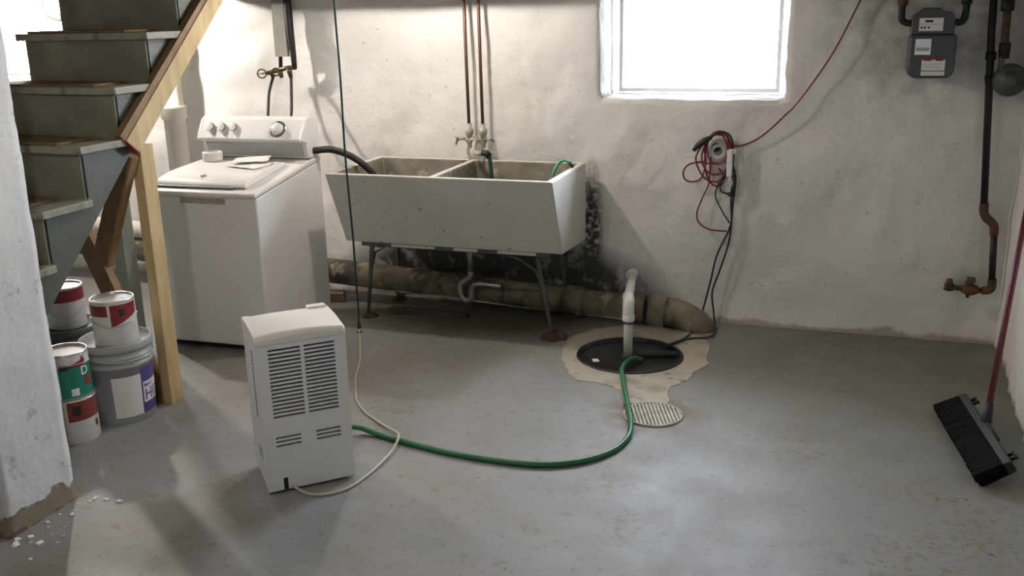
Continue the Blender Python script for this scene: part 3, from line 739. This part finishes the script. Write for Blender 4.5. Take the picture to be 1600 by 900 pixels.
# sink faucet with copper supply pipes
fa = tag(empty('sink_faucet', (-2.05, -.07, .92)), 'old wall faucet with two tall copper supply pipes over the sink', 'faucet')
def L3(*p): return [(x+2.05, y+.07, z-.92) for x, y, z in p]
for x, xt in ((-2.095, -2.115), (-2.010, -2.028)):
    MB().tube(L3((xt, -.065, 2.14), (x+(xt-x)*.45, -.08, 1.45), (x, -.09, 1.07)), .0095, 10).build('supply_pipe', COPPER, fa)
    MB().lathe([(.010, .06), (.015, .06), (.015, .036), (.023, .032), (.026, .012), (.023, -.004), (.017, -.008), (.017, -.05), (.011, -.08)], 16, L3((x, -.09, 1.05))[0]).build('union_nut', BRASS, fa)
MB().tube(L3((-2.115, -.09, 1.018), (-1.99, -.09, 1.018)), .017, 12).build('cross_body', BRASS, fa)
MB().tube(L3((-2.05, -.09, 1.03), (-2.05, -.12, 1.0), (-2.05, -.15, .975)), [.016, .015, .012], 12).build('mixer', BRASS, fa)
for s, x in ((-1, -2.115), (1, -1.99)):
    MB().tube(L3((x, -.09, 1.02), (x+s*.04, -.12, 1.025)), .008, 8).tube(L3((x+s*.045, -.145, 1.035), (x+s*.04, -.12, 1.025), (x+s*.05, -.10, 1.01)), .007, 8).build('handle', BRASS, fa)
MB().tube(L3((-2.16, -.122, 1.02), (-2.168, -.125, .99)), [.005, .007], 8).build('handle_tip', BRASS, fa)
for x in (-2.095, -2.01):
    MB().tube(catmull(L3((x, -.09, .99), (x-.008, -.10, .95), (x+.003, -.105, .91), (x, -.11, .89)), 5), .0095, 10).build('bracket_leg', BRASS, fa)
MB().tube(catmull(L3((-2.05, -.14, .985), (-2.03, -.17, .955), (-1.985, -.21, .955), (-1.955, -.235, .965)), 6), .013, 12).build('spout', BRASS, fa)
sh = tag(empty('sink_hose', (-1.92, -.24, .9)), 'short dark green hose hanging from the faucet into the sink', 'hose')
MB().tube([(-.04, .008, .064), (-.015, 0, .062), (.004, -.002, .045)], .019, 12).build('coupling', BLACK, sh)
MB().tube(catmull([(.002, -.002, .05), (.010, -.006, 0), (.018, -.01, -.10), (.02, -.01, -.20), (.03, 0, -.32)], 6), .0115, 10).build('hose', mat('deep_green_hose', (.012, .06, .025), .4), sh)
gl = tag(empty('green_tube', (-1.44, -.3, .9)), 'bright green tube hooked over the right rim of the sink', 'hose')
MB().tube(catmull([(-.09, -.02, -.12), (-.078, -.01, -.03), (-.052, 0, .025), (-.018, 0, .045), (.012, .0, .032)], 7), .0085, 10).build('tube', GREENL, gl)
MB().tube([(.008, 0, .035), (.022, 0, .020), (.030, .0, .008)], .0105, 10).build('fitting', BLACK, gl)

# ================================================================== WASTE PIPE
wp = tag(empty('waste_pipe', (-2, -.16, 0)), 'dirty cast iron waste pipe running along the foot of the wall', 'pipe')
def L4(*p): return [(x+2, y+.16, z) for x, y, z in p]
MB().tube(L4((-5.2, -.17, .25), (-3.2, -.165, .185), (-1.46, -.16, .105)), .078, 20).build('pipe_run', CAST, wp)
MB().tube(L4((-1.46, -.16, .105), (-1.03, -.155, .088)), .076, 20).build('pipe_run', CAST, wp)
HUBM = mat('lighter_hub_ring', (.235, .205, .14), .75, var=(8, .35), bump=(22, .004))
MB().tube(L4((-1.50, -.16, .107), (-1.48, -.16, .106), (-1.40, -.16, .103), (-1.385, -.16, .102)), [.08, .090, .090, .08], 20).build('hub', CAST, wp)
MB().tube(L4((-1.0, -.155, .09), (-.992, -.155, .089), (-.915, -.155, .084), (-.908, -.155, .083)), [.08, .092, .092, .08], 20).build('hub', HUBM, wp)
MB().tube(catmull(L4((-.97, -.155, .087), (-.86, -.155, .078), (-.76, -.16, .04), (-.70, -.165, -.03), (-.67, -.17, -.10)), 6), [.082]*13+[.087]*7+[.10]*5, 20).build('elbow', CAST, wp)
# the branch under the sink, in shadow
MB().tube(L4((-1.60, -.19, .17), (-1.93, -.24, .20)), .03, 14).build('branch', CAST, wp)
hp = MB().tube([(-5.3, -.17, .40), (-4.3, -.17, .36)], .055, 18).build('branch_pipe', STACK); tag(hp, 'cream horizontal branch pipe above the waste pipe, behind the stairs', 'pipe')
stp = tag(empty('stack_pipe', (-4.13, -.12, 0)), 'cream painted vertical stack pipe behind the washer', 'pipe')
MB().lathe([(.068, 0), (.068, 1.10), (.082, 1.11), (.082, 1.17), (.086, 1.175), (.086, 1.19), (.066, 1.195), (.066, 2.14)], 28).build('pipe', STACK, stp)
MB().lathe([(.085, .12), (.09, .13), (.09, .30), (.085, .31)], 24).build('collar', STACK, stp)
wpz = MB().tube(catmull([(-4.72, -.16, 1.75), (-4.85, -.16, 1.75), (-4.96, -.16, 1.765), (-5.0, -.16, 1.83), (-5.0, -.16, 2.14)], 6), .028, 12).build('bent_pipe', mat('grey_white_pipe', (.5, .5, .48), .5)); tag(wpz, 'grey bent pipe crossing the window left of the stairs', 'pipe')

# ================================================================== SUMP, DRAIN, PVC
sl = tag(empty('sump_basin', SUMP), 'round black plastic sump basin with flat cover set in the cement patch', 'sump')
MB().lathe([(0, -.020), (SR-.035, -.020), (SR-.028, -.014), (SR-.018, -.014)], 48).build('cover', BLACKP, sl)
MB().lathe([(SR-.022, -.03), (SR-.020, .004), (SR-.014, .009), (SR-.003, .009), (SR-.001, .004), (SR-.001, -.03)], 48).build('rim', BLACKP, sl)
MB().beam((.03, .06, -.012), (.235, .125, -.010), .05, .016).beam((.03, .06, -.005), (.19, .105, -.004), .02, .012).build('access_bar', BLACK, sl, .003)
MB().lathe([(.034, -.02), (.034, .002), (.028, .004), (.026, -.01)], 20, (-.01, .0, 0)).build('pipe_grommet', BLACK, sl)
for a in range(6): MB().lathe([(0, -.006), (.009, -.008), (.010, -.014)], 10, ((SR-.024)*math.cos(a*PI/3+.4), (SR-.024)*math.sin(a*PI/3+.4), 0)).build('bolt', BLACKP, sl)
o = MB().box(-.016, .016, -.022, .022, 0, .001).build('sticker', PAPER, sl); o.location = (-.165, -.065, -.0195); o.rotation_euler = (0, 0, .5)
pv = tag(empty('discharge_pipe', (-1.005, -.70, 0)), 'white plastic sump discharge pipe bending from the lid into the wall', 'pipe')
MB().tube([(0, 0, -.02), (0, 0, .19)], .0235, 20).build('lower_pipe', PVCG, pv)
MB().lathe([(.0242, .175), (.0242, .196)], 20).build('primer_band', PURP, pv)
MB().lathe([(.0235, .192), (.031, .192), (.032, .196), (.032, .222), (.029, .226), (.029, .26)], 20).build('coupling', PVC, pv)
MB().tube(catmull([(0, 0, .225), (0, 0, .27), (-.004, .02, .295), (-.02, .075, .300)], 7), .0295, 20).build('elbow', PVC, pv)
MB().tube([(-.012, .05, .300), (-.135, .72, .245)], .0245, 20).build('upper_pipe', PVC, pv)
MB().tube([(-.128, .665, .2495), (-.131, .69, .2475)], .034, 20).build('wall_flange', PVC, pv)
dr = tag(empty('floor_drain', (-.7328, -1.4141, 0)), 'round tan ribbed floor drain cover in front of the sump', 'drain cover')
DR = .136
MB().lathe([(DR-.014, .001), (DR-.014, .008), (DR-.003, .008), (DR, .001)], 40).build('ring', DRAIN, dr)
MB().lathe([(0, .002), (DR-.012, .002)], 40).build('backing', mat('dark_drain_gap', (.17, .155, .11), .8), dr)
g = MB(); rows = 15
for i in range(rows):
    x = -DR+.014+(2*DR-.028)*(i+.5)/rows; hl = math.sqrt(max(0, (DR-.010)**2-x*x))
    g.box(x-.0055, x+.0055, -hl, hl, .002, .0085)
o = g.build('grate', DRAIN, dr); o.rotation_euler = (0, 0, .34)

# ================================================================== HOSES AND CORDS ON THE FLOOR
o = MB().tube(catmull([(-1.99, -2.17, .10), (-1.955, -2.07, .075), (-1.90, -1.97, .03), (-1.80, -1.975, .0125), (-1.705, -1.999, .012), (-1.45, -2.049, .012), (-1.225, -2.06, .012), (-1.044, -2.04, .012), (-.908, -1.964, .012), (-.819, -1.847, .012), (-.784, -1.709, .012), (-.796, -1.579, .016), (-.844, -1.414, .021), (-.91, -1.198, .016), (-.955, -1.039, .016), (-.978, -.96, .022), (-.982, -.86, .018), (-.965, -.765, .012), (-.93, -.715, -.008)], 10), .0118, 12).build('garden_hose', GREEN)
tag(o, 'green garden hose curving over the floor from dehumidifier to sump lid', 'hose')
hc = tag(empty('hanging_cord', (-2.42, -1.0, 0)), 'thin dark green cord hanging from the ceiling in front of the sink', 'cord')
def L5(*p): return [(x+2.42, y+1.0, z) for x, y, z in p]
MB().tube(catmull(L5((-2.33, -1.15, 2.15), (-2.345, -1.13, 1.80), (-2.345, -1.12, 1.45), (-2.37, -1.08, 1.1), (-2.375, -1.06, .85), (-2.39, -1.02, .6), (-2.40, -1.0, .35), (-2.415, -.97, .20), (-2.42, -.965, .13)), 8), .0055, 8).build('cord', GREENC, hc)
MB().tube(L5((-2.42, -.965, .14), (-2.42, -.965, .085)), [.008, .014], 10).build('socket_end', BLACK, hc)
# ================================================================== DEHUMIDIFIER
de = tag(empty('dehumidifier', (-1.722, -2.334, 0), .76), 'white dehumidifier with black louvred back standing on the floor', 'dehumidifier')
w_, d_, h_ = .332, .275, .635
FT = .014
MB().box(-w_, 0, .05, d_, .015, h_-.045).build('casing', DEHW, de, .012, 3)
MB().box(-w_, -w_+.012, FT, .06, .015, h_-.045).box(-.012, 0, FT, .06, .015, h_-.045).box(-w_+.012, -.012, FT, .06, .015, .03).build('shroud', DEHW, de)
# face plate built from strips around the slots
zs0 = [.568-.0153*i for i in range(18)]; SH = .0082
cl = [(-w_*.87, -w_*.515), (-w_*.475, -w_*.13)]
ztop, zbot = zs0[0]+SH/2, zs0[-1]-SH/2
lows = [.224, .208, .192]; ll = [(-w_*.87, -w_*.585), (-w_*.41, -w_*.13)]
lt, lb_ = lows[0]+SH/2, lows[-1]-SH/2
pl = MB().box(-w_, 0, 0, FT, ztop, h_-.045).box(-w_, cl[0][0], 0, FT, zbot, ztop).box(cl[0][1], cl[1][0], 0, FT, zbot, ztop).box(cl[1][1], 0, 0, FT, zbot, ztop)
pl.box(-w_, 0, 0, FT, lt, zbot).box(-w_, ll[0][0], 0, FT, lb_, lt).box(ll[0][1], ll[1][0], 0, FT, lb_, lt).box(ll[1][1], 0, 0, FT, lb_, lt).box(-w_+.075, 0, 0, FT, .012, lb_).box(-w_, -w_+.058, 0, FT, .012, lb_).box(-w_+.058, -w_+.075, 0, FT, .06, lb_)
pl.build('face_plate', DEHW, de)
MB().box(-w_+.02, -.02, FT+.030, FT+.034, .032, h_-.05).build('slot_backing', mat('slot_black', (.012, .012, .012), .7), de)
first = {}
def slat(x0, x1, za, zb):
    k = (round(x1-x0, 4), round(zb-za, 4))
    if k not in first:
        first[k] = MB().box(-(x1-x0)/2, (x1-x0)/2, .0005, FT, -(zb-za)/2, (zb-za)/2).build('louver', DEHW, de); o = first[k]
    else: o = share(first[k], (0, 0, 0), de)
    o.location = ((x0+x1)/2, 0, (za+zb)/2)
for (x0, x1) in cl:
    for a, b in zip(zs0, zs0[1:]): slat(x0, x1, b+SH/2, a-SH/2)
for (x0, x1) in ll:
    for a, b in zip(lows, lows[1:]): slat(x0, x1, b+SH/2, a-SH/2)
# top cap with arched front edge and raised rear lip
def cap():
    mb = MB(); n = 16; vs = []
    for i in range(n+1):
        u = i/n; x = -w_-.002+(w_+.004)*u; ar = 4*u*(1-u)
        lip = .012 if .10 < u < .9 else .0
        vs += [(x, -.002, h_-.048), (x, -.003, h_-.024+.020*ar*.6-.002), (x, .012, h_-.012+.012*ar), (x, .14, h_-.002+.006*ar), (x, d_-.03, h_-.002+.004*ar-.0), (x, d_+.002, h_-.006-lip*.5), (x, d_+.002, h_-.048)]
    k = 7
    fs = [(i*k+j, (i+1)*k+j, (i+1)*k+(j+1) % k, i*k+(j+1) % k) for i in range(n) for j in range(k)] + [tuple(range(k)), tuple(n*k+j for j in range(k))[::-1]]
    mb._a(vs, fs); o = mb.build('top_cap', DEHC, de, .008, 3)
cap()
MB().box(-.085, -.01, d_-.045, d_-.002, h_-.01, h_+.008).build('rear_lip', DEHC, de, .006)
for i in range(22):
    z = .29+.012*i
    MB().box(-w_-.0012, -w_+.002, .085+.0, .10, z, z+.006).build('side_slot', MATS['slot_black'], de)
MB().box(-w_-.002, -w_+.002, .06, .12, .12, .17).build('side_label', mat('grey_side_label', (.45, .45, .45), .5), de)
for x in (-w_+.04, -.04):
    for y in (.05, d_-.05): MB().cyl((x, y, 0), (x, y, .017), .014, 10).build('foot', BLACK, de)
MB().box(-w_+.057, -w_+.076, .003, .02, .012, .06).build('cord_notch', MATS['slot_black'], de)

DI = (Matrix.Translation((-1.722, -2.334, 0)) @ Matrix.Rotation(.76, 4, 'Z')).inverted()
def L6(*p): return [DI @ Vector((x, y, z)) for x, y, z in p]
pc = MB().tube(catmull(L6((-2.42, -.965, .085), (-2.40, -1.0, .07), (-2.37, -1.06, .04), (-2.31, -1.18, .006), (-2.221, -1.392, .006), (-2.13, -1.56, .006), (-2.07, -1.66, .006), (-1.98, -1.76, .006), (-1.90, -1.822, .006), (-1.80, -1.895, .010), (-1.725, -1.96, .026), (-1.685, -2.02, .034), (-1.675, -2.122, .012), (-1.677, -2.288, .006), (-1.70, -2.427, .006), (-1.757, -2.497, .006), (-1.832, -2.515, .007), (-1.90, -2.50, .025), (-1.93, -2.475, .03)), 8), .0055, 8).build('power_cord', BEIGE, de)
MB().tube(L6((-2.42, -.965, .105), (-2.418, -.97, .075)), [.013, .009], 10).build('plug', BEIGE, pc)
pc['label'] = 'beige power cord looping over the floor'

# ================================================================== CORD HOLDER ON THE WALL
hk = tag(empty('cord_holder', (-.665, -.02, .98)), 'round white wall disc with dark hole holding coiled cords', 'wall hook')
MY = Matrix.Rotation(PI/2, 3, 'X')
MB().lathe([(.020, 0), (.066, 0), (.070, .008), (.064, .018), (.040, .030), (.024, .032), (.022, .02)], 32, (0, 0, 0), MY).build('disc', mat('grey_white_disc', (.55, .55, .53), .5), hk)
MB().lathe([(.067, -.01), (.067, .006)], 28, (0.012, 0, -.07), MY).lathe([(0, .006), (.067, .006)], 28, (0.012, 0, -.07), MY).build('lower_disc', mat('grey_white_disc', (.55, .55, .53), .5), hk)
MB().lathe([(0, .030), (.022, .030), (.024, .034)], 20, (-.012, 0, .022), MY).build('hole', mat('brown_black_hole', (.02, .014, .01), .8), hk)
MB().box(-.03, .03, .0, .02, -.09, .05).build('mount', WHITE2, hk)
def onwall(P, y): return [(x, y+.012*math.sin(3.1*i), z) for i, (x, z) in enumerate(P)]
rc = tag(empty('red_extension_cord', (-.7, -.05, .95)), 'red extension cord coiled on the wall holder and rising to the ceiling', 'cord')
def L7(P): return [(x+.7, y+.05, z-.95) for x, y, z in P]
coil = [(-.714, 1.049), (-.666, 1.078), (-.623, 1.064), (-.601, 1.019), (-.603, .96), (-.616, .891), (-.647, .83), (-.685, .816), (-.732, .836), (-.768, .886), (-.782, .946), (-.755, 1.006)]
c2 = [(-.705, 1.055), (-.66, 1.085), (-.615, 1.06), (-.595, 1.0), (-.60, .93), (-.63, .875), (-.68, .855), (-.725, .875), (-.75, .93), (-.745, .99)]
c3 = [(-.71, 1.06), (-.67, 1.09), (-.625, 1.07), (-.61, 1.01), (-.62, .95), (-.655, .915), (-.70, .925), (-.725, .98)]
c4 = [(-.715, 1.05), (-.68, 1.07), (-.64, 1.06), (-.617, 1.0), (-.615, .90), (-.64, .80), (-.69, .80), (-.725, .86), (-.735, .96)]
m = MB()
for P, y in ((coil, -.06), (c2, -.055), (c3, -.062), (c4, -.05)): m.tube(catmull(L7(onwall(P, y)), 6, True), .0048, 8, True)
m.build('coil', RED, rc)
MB().tube(catmull(L7(onwall([(-.708, 1.061), (-.732, 1.039), (-.739, .988), (-.728, .92), (-.75, .834), (-.801, .81), (-.84, .826), (-.85, .865), (-.821, .905), (-.762, .919), (-.702, .913)], -.055)), 6), .0046, 8).build('loop', RED, rc)
MB().tube(catmull(L7(onwall([(-.703, .95), (-.706, .895), (-.711, .80), (-.746, .712), (-.769, .632), (-.755, .579), (-.697, .547), (-.603, .54)], -.045)), 6), .0044, 8).build('loop', RED, rc)
MB().tube(catmull(L7([(-.615, -.06, 1.05), (-.59, -.05, 1.02), (-.557, -.04, 1.01), (-.48, -.035, 1.04), (-.411, -.035, 1.092), (-.33, -.035, 1.175), (-.257, -.035, 1.261), (-.114, -.035, 1.488), (.004, -.035, 1.751), (.12, -.035, 2.0), (.18, -.04, 2.14)]), 8), .0046, 8).build('rising_run', RED, rc)
bc = tag(empty('sump_pump_cords', (-.6, -.05, .8)), 'black twin pump cords dropping from the wall holder to the sump', 'cord')
def L8(P): return [(x+.6, y+.05, z-.8) for x, y, z in P]
MB().tube(catmull(L8([(-.70, -.065, 1.065), (-.66, -.07, 1.09), (-.61, -.07, 1.075), (-.588, -.065, 1.03), (-.583, -.06, .96), (-.585, -.06, .88), (-.575, -.05, .80), (-.586, -.045, .722), (-.58, -.04, .62), (-.583, -.035, .579), (-.600, -.035, .524), (-.653, -.035, .392), (-.682, -.035, .241), (-.715, -.06, .08), (-.735, -.12, .03), (-.74, -.22, .012), (-.765, -.38, .011), (-.82, -.49, .012), (-.86, -.54, .0)]), 8), .0052, 8).build('cord', BLACK, bc)
MB().tube(catmull(L8([(-.60, -.055, .95), (-.57, -.055, .86), (-.566, -.05, .80), (-.575, -.045, .70), (-.580, -.04, .579), (-.590, -.035, .47), (-.630, -.035, .32), (-.668, -.04, .186), (-.655, -.06, .08), (-.64, -.10, .02), (-.622, -.24, .01), (-.65, -.33, .01), (-.73, -.365, .01), (-.785, -.45, .011), (-.84, -.53, .0)]), 8), .0052, 8).build('cord', BLACK, bc)
MB().tube(catmull(L8(onwall([(-.575, .80), (-.566, .845), (-.608, .852), (-.644, .82), (-.642, .769), (-.604, .753), (-.572, .775), (-.595, .74), (-.606, .757)], -.055)), 6), .0042, 8).build('loop', BLACK, bc)
MB().tube(catmull(L8(onwall([(-.66, .89), (-.646, .872), (-.636, .838), (-.664, .785), (-.67, .733), (-.633, .656), (-.588, .588)], -.05)), 6), .004, 8).build('loop', BLACK, bc)
MB().tube(L8([(-.795, -.075, .985), (-.77, -.075, 1.015), (-.735, -.078, 1.042), (-.70, -.075, 1.06)]), [.010, .016, .017, .011], 12).build('plug', BLACK, bc)
MB().tube(L8([(-.566, -.065, .835), (-.578, -.06, .78), (-.582, -.055, .74)]), [.008, .012, .007], 10).build('knot', BLACK, bc)
pg = tag(empty('piggyback_plug', (-.6, -.06, .92)), 'white plug and outlet hanging at the right of the wall cord coil', 'plug')
MB().box(-.014, .016, -.02, .012, -.075, .075).build('body', PAPER, pg, .006)
MB().box(-.006, .034, -.012, .014, .05, .078).build('tab', PAPER, pg, .004)
MB().tube([(.004, -.005, -.07), (.006, -.005, -.10)], [.011, .007], 10).build('strain_relief', PAPER, pg)

# ================================================================== GAS METER AND PIPES
gm = tag(empty('gas_meter', (.345, -.13, 1.38)), 'grey gas meter with white dial and warning labels high on the wall', 'gas meter')
def rrect(x0, x1, z0, z1, r, n=6, rt_=None):
    out = []
    for (cx, cz, a0, rr) in ((x1-(rt_ or r), z1-(rt_ or r), 0, rt_ or r), (x0+(rt_ or r), z1-(rt_ or r), PI/2, rt_ or r), (x0+r, z0+r, PI, r), (x1-r, z0+r, 1.5*PI, r)):
        for i in range(n+1):
            a = a0+PI/2*i/n; out.append((cx+rr*math.cos(a), cz+rr*math.sin(a)))
    return out
MB().prism(rrect(-.105, .105, 0, .205, .045, 6, .018), -.07, .11, 1).build('body', METER, gm, .012, 3)
MB().prism([(-.10, .205), (.09, .205), (.09, .275), (.075, .305), (.035, .315), (.02, .328), (-.055, .328), (-.065, .315), (-.09, .30), (-.10, .28)], -.055, .09, 1).build('index_housing', METER, gm, .006, 2)
MB().box(-.068, .038, -.0585, -.055, .222, .282).build('index_window', PAPER, gm)
MB().box(-.042, -.008, -.0595, -.058, .262, .273).build('counter', LBLACK, gm)
MB().box(-.068, .038, -.0592, -.058, .252, .254).build('index_line', PAPERG, gm)
for x in (-.056, -.042, -.024): MB().lathe([(0, .0006), (.005, .0006), (.005, 0)], 12, (x, -.0586, .238), MY).build('dial', LBLACK, gm)
MB().box(-.078, -.008, -.0725, -.0700, .112, .186).build('name_plate', ALU, gm)
MB().box(-.072, -.014, -.0735, -.0722, .130, .146).build('plate_print', PAPERG, gm)
MB().box(-.042, .062, -.0722, -.0700, .015, .088).build('warning_label', PAPER, gm)
for x in (-.018, .036): MB().prism([(-.022, .0), (-.014, .009), (.014, .009), (.022, 0), (.014, -.009), (-.014, -.009)], -.0735, -.0715, 1).build('warning_flash', LRED, gm).location = (x, 0, .092)
MB().box(-.042, .062, -.0728, -.0718, .034, .038).build('label_line', LRED, gm)
MB().box(-.035, .05, -.0726, -.0716, .068, .070).box(-.035, .03, -.0726, -.0716, .060, .062).box(-.035, .045, -.0726, -.0716, .051, .053).box(-.035, .05, -.0726, -.0716, .024, .026).build('label_text_lines', PAPERG, gm)
for s, x in ((-1, -.148), (1, .135)):
    MB().tube(catmull([(s*.085, .0, .262), (s*.11, 0, .258), (x-s*.006, 0, .27), (x, 0, .30), (x, 0, .345)], 6), .0165, 14).build('meter_elbow', IRON, gm)
    MB().lathe([(.017, .34), (.024, .342), (.025, .365), (.018, .372), (.0165, .38), (.0165, .765)], 14, (x, 0, 0)).build('swivel_pipe', RUSTI if s < 0 else IRON, gm)
gp = tag(empty('gas_pipe', (.63, -.07, .3)), 'black gas pipe running down the corner to a rusty shutoff valve', 'pipe')
def L9(*p): return [(x-.63, y+.07, z-.3) for x, y, z in p]
MB().tube(L9((.585, -.09, 2.14), (.605, -.085, 1.60), (.622, -.08, 1.36), (.664, -.07, .74)), .0175, 14).build('upper_run', IRON, gp)
MB().tube(L9((.614, -.085, 1.50), (.616, -.085, 1.46)), .024, 14).tube(L9((.62, -.082, 1.39), (.623, -.08, 1.35)), .022, 14).build('coupling', IRON, gp)
MB().tube(catmull(L9((.664, -.07, .76), (.667, -.07, .715), (.682, -.07, .685), (.706, -.07, .665), (.721, -.07, .64), (.724, -.07, .60)), 6), .0215, 14).build('offset_elbow', RUSTI, gp)
MB().tube(L9((.724, -.07, .62), (.742, -.07, .345)), .0165, 14).build('lower_run', IRON, gp)
MB().tube(catmull(L9((.741, -.07, .37), (.744, -.07, .335), (.735, -.07, .312), (.70, -.07, .305)), 6), .021, 14).build('elbow', RUSTI, gp)
MB().tube(L9((.70, -.07, .305), (.575, -.07, .312)), .0135, 12).build('nipple', RUSTI, gp)
MB().tube(L9((.685, -.07, .306), (.66, -.07, .307), (.63, -.07, .308), (.605, -.07, .309)), [.018, .030, .030, .018], 12).tube(L9((.64, -.07, .308), (.638, -.075, .355)), [.024, .018], 10).tube(L9((.638, -.07, .30), (.636, -.07, .262)), [.02, .006], 8).build('valve', RUSTI, gp)
MB().box(-.006, .034, -.022, .018, .045, .072).build('valve_key', mat('grey_valve_key', (.09, .09, .085), .6, .3), gp, .004)
MB().tube(L9((.57, -.07, .312), (.545, -.07, .315), (.53, -.07, .322)), [.018, .026, .026], 12).tube(L9((.545, -.07, .32), (.545, -.075, .355)), [.024, .014], 10).build('end_fitting', RUSTI, gp)
rg = tag(empty('gas_regulator', (.69, -.14, 1.39)), 'dark round gas regulator on a short pipe in the top right corner', 'regulator')
def L10(*p): return [(x-.69, y+.14, z-1.39) for x, y, z in p]
MB().tube(L10((.652, -.13, 2.14), (.658, -.13, 1.72)), .021, 14).tube(L10((.658, -.13, 1.72), (.664, -.13, 1.50)), .018, 14).build('inlet_pipe', RUSTI, rg)
MB().tube(L10((.656, -.13, 1.74), (.656, -.13, 1.735), (.658, -.13, 1.69), (.658, -.13, 1.685)), [.022, .030, .030, .02], 12).build('union', IRON, rg)
MB().tube(L10((.664, -.13, 1.545), (.665, -.13, 1.54), (.666, -.13, 1.47)), [.018, .027, .024], 12).build('union', IRON, rg)
MD = Matrix.Rotation(PI/2, 3, 'X') 
MB().lathe([(0, .055), (.022, .055), (.028, .045), (.030, .025), (.060, .018), (.074, .008), (.078, 0), (.074, -.008), (.05, -.02), (0, -.03)], 28, (.012, 0, -.02), MD).build('diaphragm_case', REGM, rg)
MB().box(-.045, -.02, -.012, .012, .03, .09).build('throat', REGM, rg, .004)

# ================================================================== PUSH BROOM
br = tag(empty('push_broom', (.59, -1.36, 0)), 'black push broom with maroon handle leaning against the right wall', 'broom')
dl = Vector((.105, -.724, 0)).normalized(); nx = Vector((-dl.y, dl.x, 0))      # long axis, towards +x
if nx.x < 0: nx = -nx
C0 = Vector((.590, -1.375, .075))-Vector((.59, -1.36, 0))
tip = -nx*.985*.105+Vector((0, 0, -.068)); tipn = tip.normalized()              # bristle direction
side = dl.cross(tipn).normalized()
LN = .335
def P3(a, b, c): return C0+dl*a+tipn*b+side*c
# block
mb = MB(); vs = [P3(a, b, c) for a in (-LN, LN) for (b, c) in ((-.03, -.022), (.004, -.028), (.004, .028), (-.03, .022))]
mb._a(vs, [(0, 1, 2, 3), (7, 6, 5, 4), (0, 4, 5, 1), (1, 5, 6, 2), (2, 6, 7, 3), (3, 7, 4, 0)])
mb.build('block', mat('charcoal_broom_block', (.009, .009, .0095), .6), br, .006)
bb = MB()
for i in range(64):
    a0 = -LN+.006+(2*LN-.012)*i/64; a1 = a0+(2*LN-.012)/64*.86
    for j in range(4):
        c0 = -.026+.0135*j; c1 = c0+.0115; fl = 1.12; e = random.uniform(.108, .118); da = random.uniform(-.004, .004)
        vs = [P3(a0, 0, c0), P3(a1, 0, c0), P3(a1, 0, c1), P3(a0, 0, c1), P3(a0*1.03+da, e, c0*fl*1.2), P3(a1*1.03+da, e, c0*fl*1.2), P3(a1*1.03+da, e, c1*fl*1.2), P3(a0*1.03+da, e, c1*fl*1.2)]
        for v in vs: v.z = max(v.z, .002)
        bb._a(vs, [(4, 5, 6, 7), (0, 1, 5, 4), (1, 2, 6, 5), (2, 3, 7, 6), (3, 0, 4, 7)])
o = bb.build('bristles', mat('black_bristles', (.0035, .0035, .0035), .9, spec=.15), br); o['kind'] = 'stuff'
H0 = Vector((.602, -1.343, .085))-Vector((.59, -1.36, 0)); HD = Vector((.140, .575, .745)).normalized()
MB().tube([H0-HD*.01, H0+HD*.10], [.024, .017], 14).build('socket', mat('charcoal_broom_block', (.009, .009, .0095), .6), br)
MB().tube([P3(-.11, -.03, 0), H0+HD*.035], [.010, .012], 8).tube([P3(.11, -.03, 0), H0+HD*.02], [.010, .012], 8).build('brace', BLACKP, br)
MB().tube([H0+HD*.07, H0+HD*1.06], .0125, 14).build('handle', MAROON, br)
MB().tube([H0+HD*1.06, H0+HD*1.11], [.013, .010], 14).build('grip_cap', BLACKP, br)
for a in (-LN+.05, LN-.09):
    for e in (0, .035): MB().tube([P3(a+e, -.03, 0), P3(a+e, -.055, 0)], .008, 8).build('bolt', BLACKP, br)
    MB().tube([P3(a-.01, -.052, 0), P3(a+.045, -.052, 0)], .005, 8).build('wing_nut', BLACKP, br)

# ================================================================== DEBRIS AT THE PARTITION FOOT
mb = MB()
for i in range(38):
    a = random.random(); b = abs(random.gauss(0, .07)); s_ = random.uniform(.002, .008) if random.random() < .9 else random.uniform(.008, .014)
    x = -2.635+b; y = -3.2+.45*a
    M_ = Matrix.Translation((x, y, s_*.3)) @ Euler((random.random()*.5, random.random()*.5, random.random()*6)).to_matrix().to_4x4()
    mb.box(-s_, s_, -s_*.7, s_*.7, -s_*.3, s_*.3, M_)
o = mb.build('paint_chips', PAPER); o['kind'] = 'stuff'; tag(o, 'scattered white paint chips on the floor at the partition foot', 'debris')

# ================================================================== CEILING LAMPS AND ADDED FILL BULB (above the frame)
def lamp(loc_, power, col, label):
    t = tag(empty('ceiling_lamp', loc_), label, 'lamp')
    MB().lathe([(0, 0), (.055, 0), (.055, -.02), (.03, -.035), (.022, -.06)], 24).build('lamp_base', WHITE2, t)
    e = mat('bulb_'+str(int(power)), (1, 1, 1), .4, emit=(col, power))
    MB().lathe([(.014, -.055), (.018, -.07), (.030, -.095), (.0325, -.115), (.026, -.137), (.012, -.147), (0, -.149)], 20).build('bulb', e, t)
lamp((-2.2, -.80, ZC), BULB, (1, .92, .83), 'bare bulb in a white ceiling holder above the sink')
lamp((-4.35, -.75, ZC), BULB*2.6, (1, .92, .84), 'bare bulb in a white ceiling holder behind the stairs')
lamp((-1.9, -3.6, ZC), FILL_BULB, (1, .95, .90), 'added fill bulb in a white ceiling holder over the open floor')  # unseen bulb added to brighten the washer and sink fronts
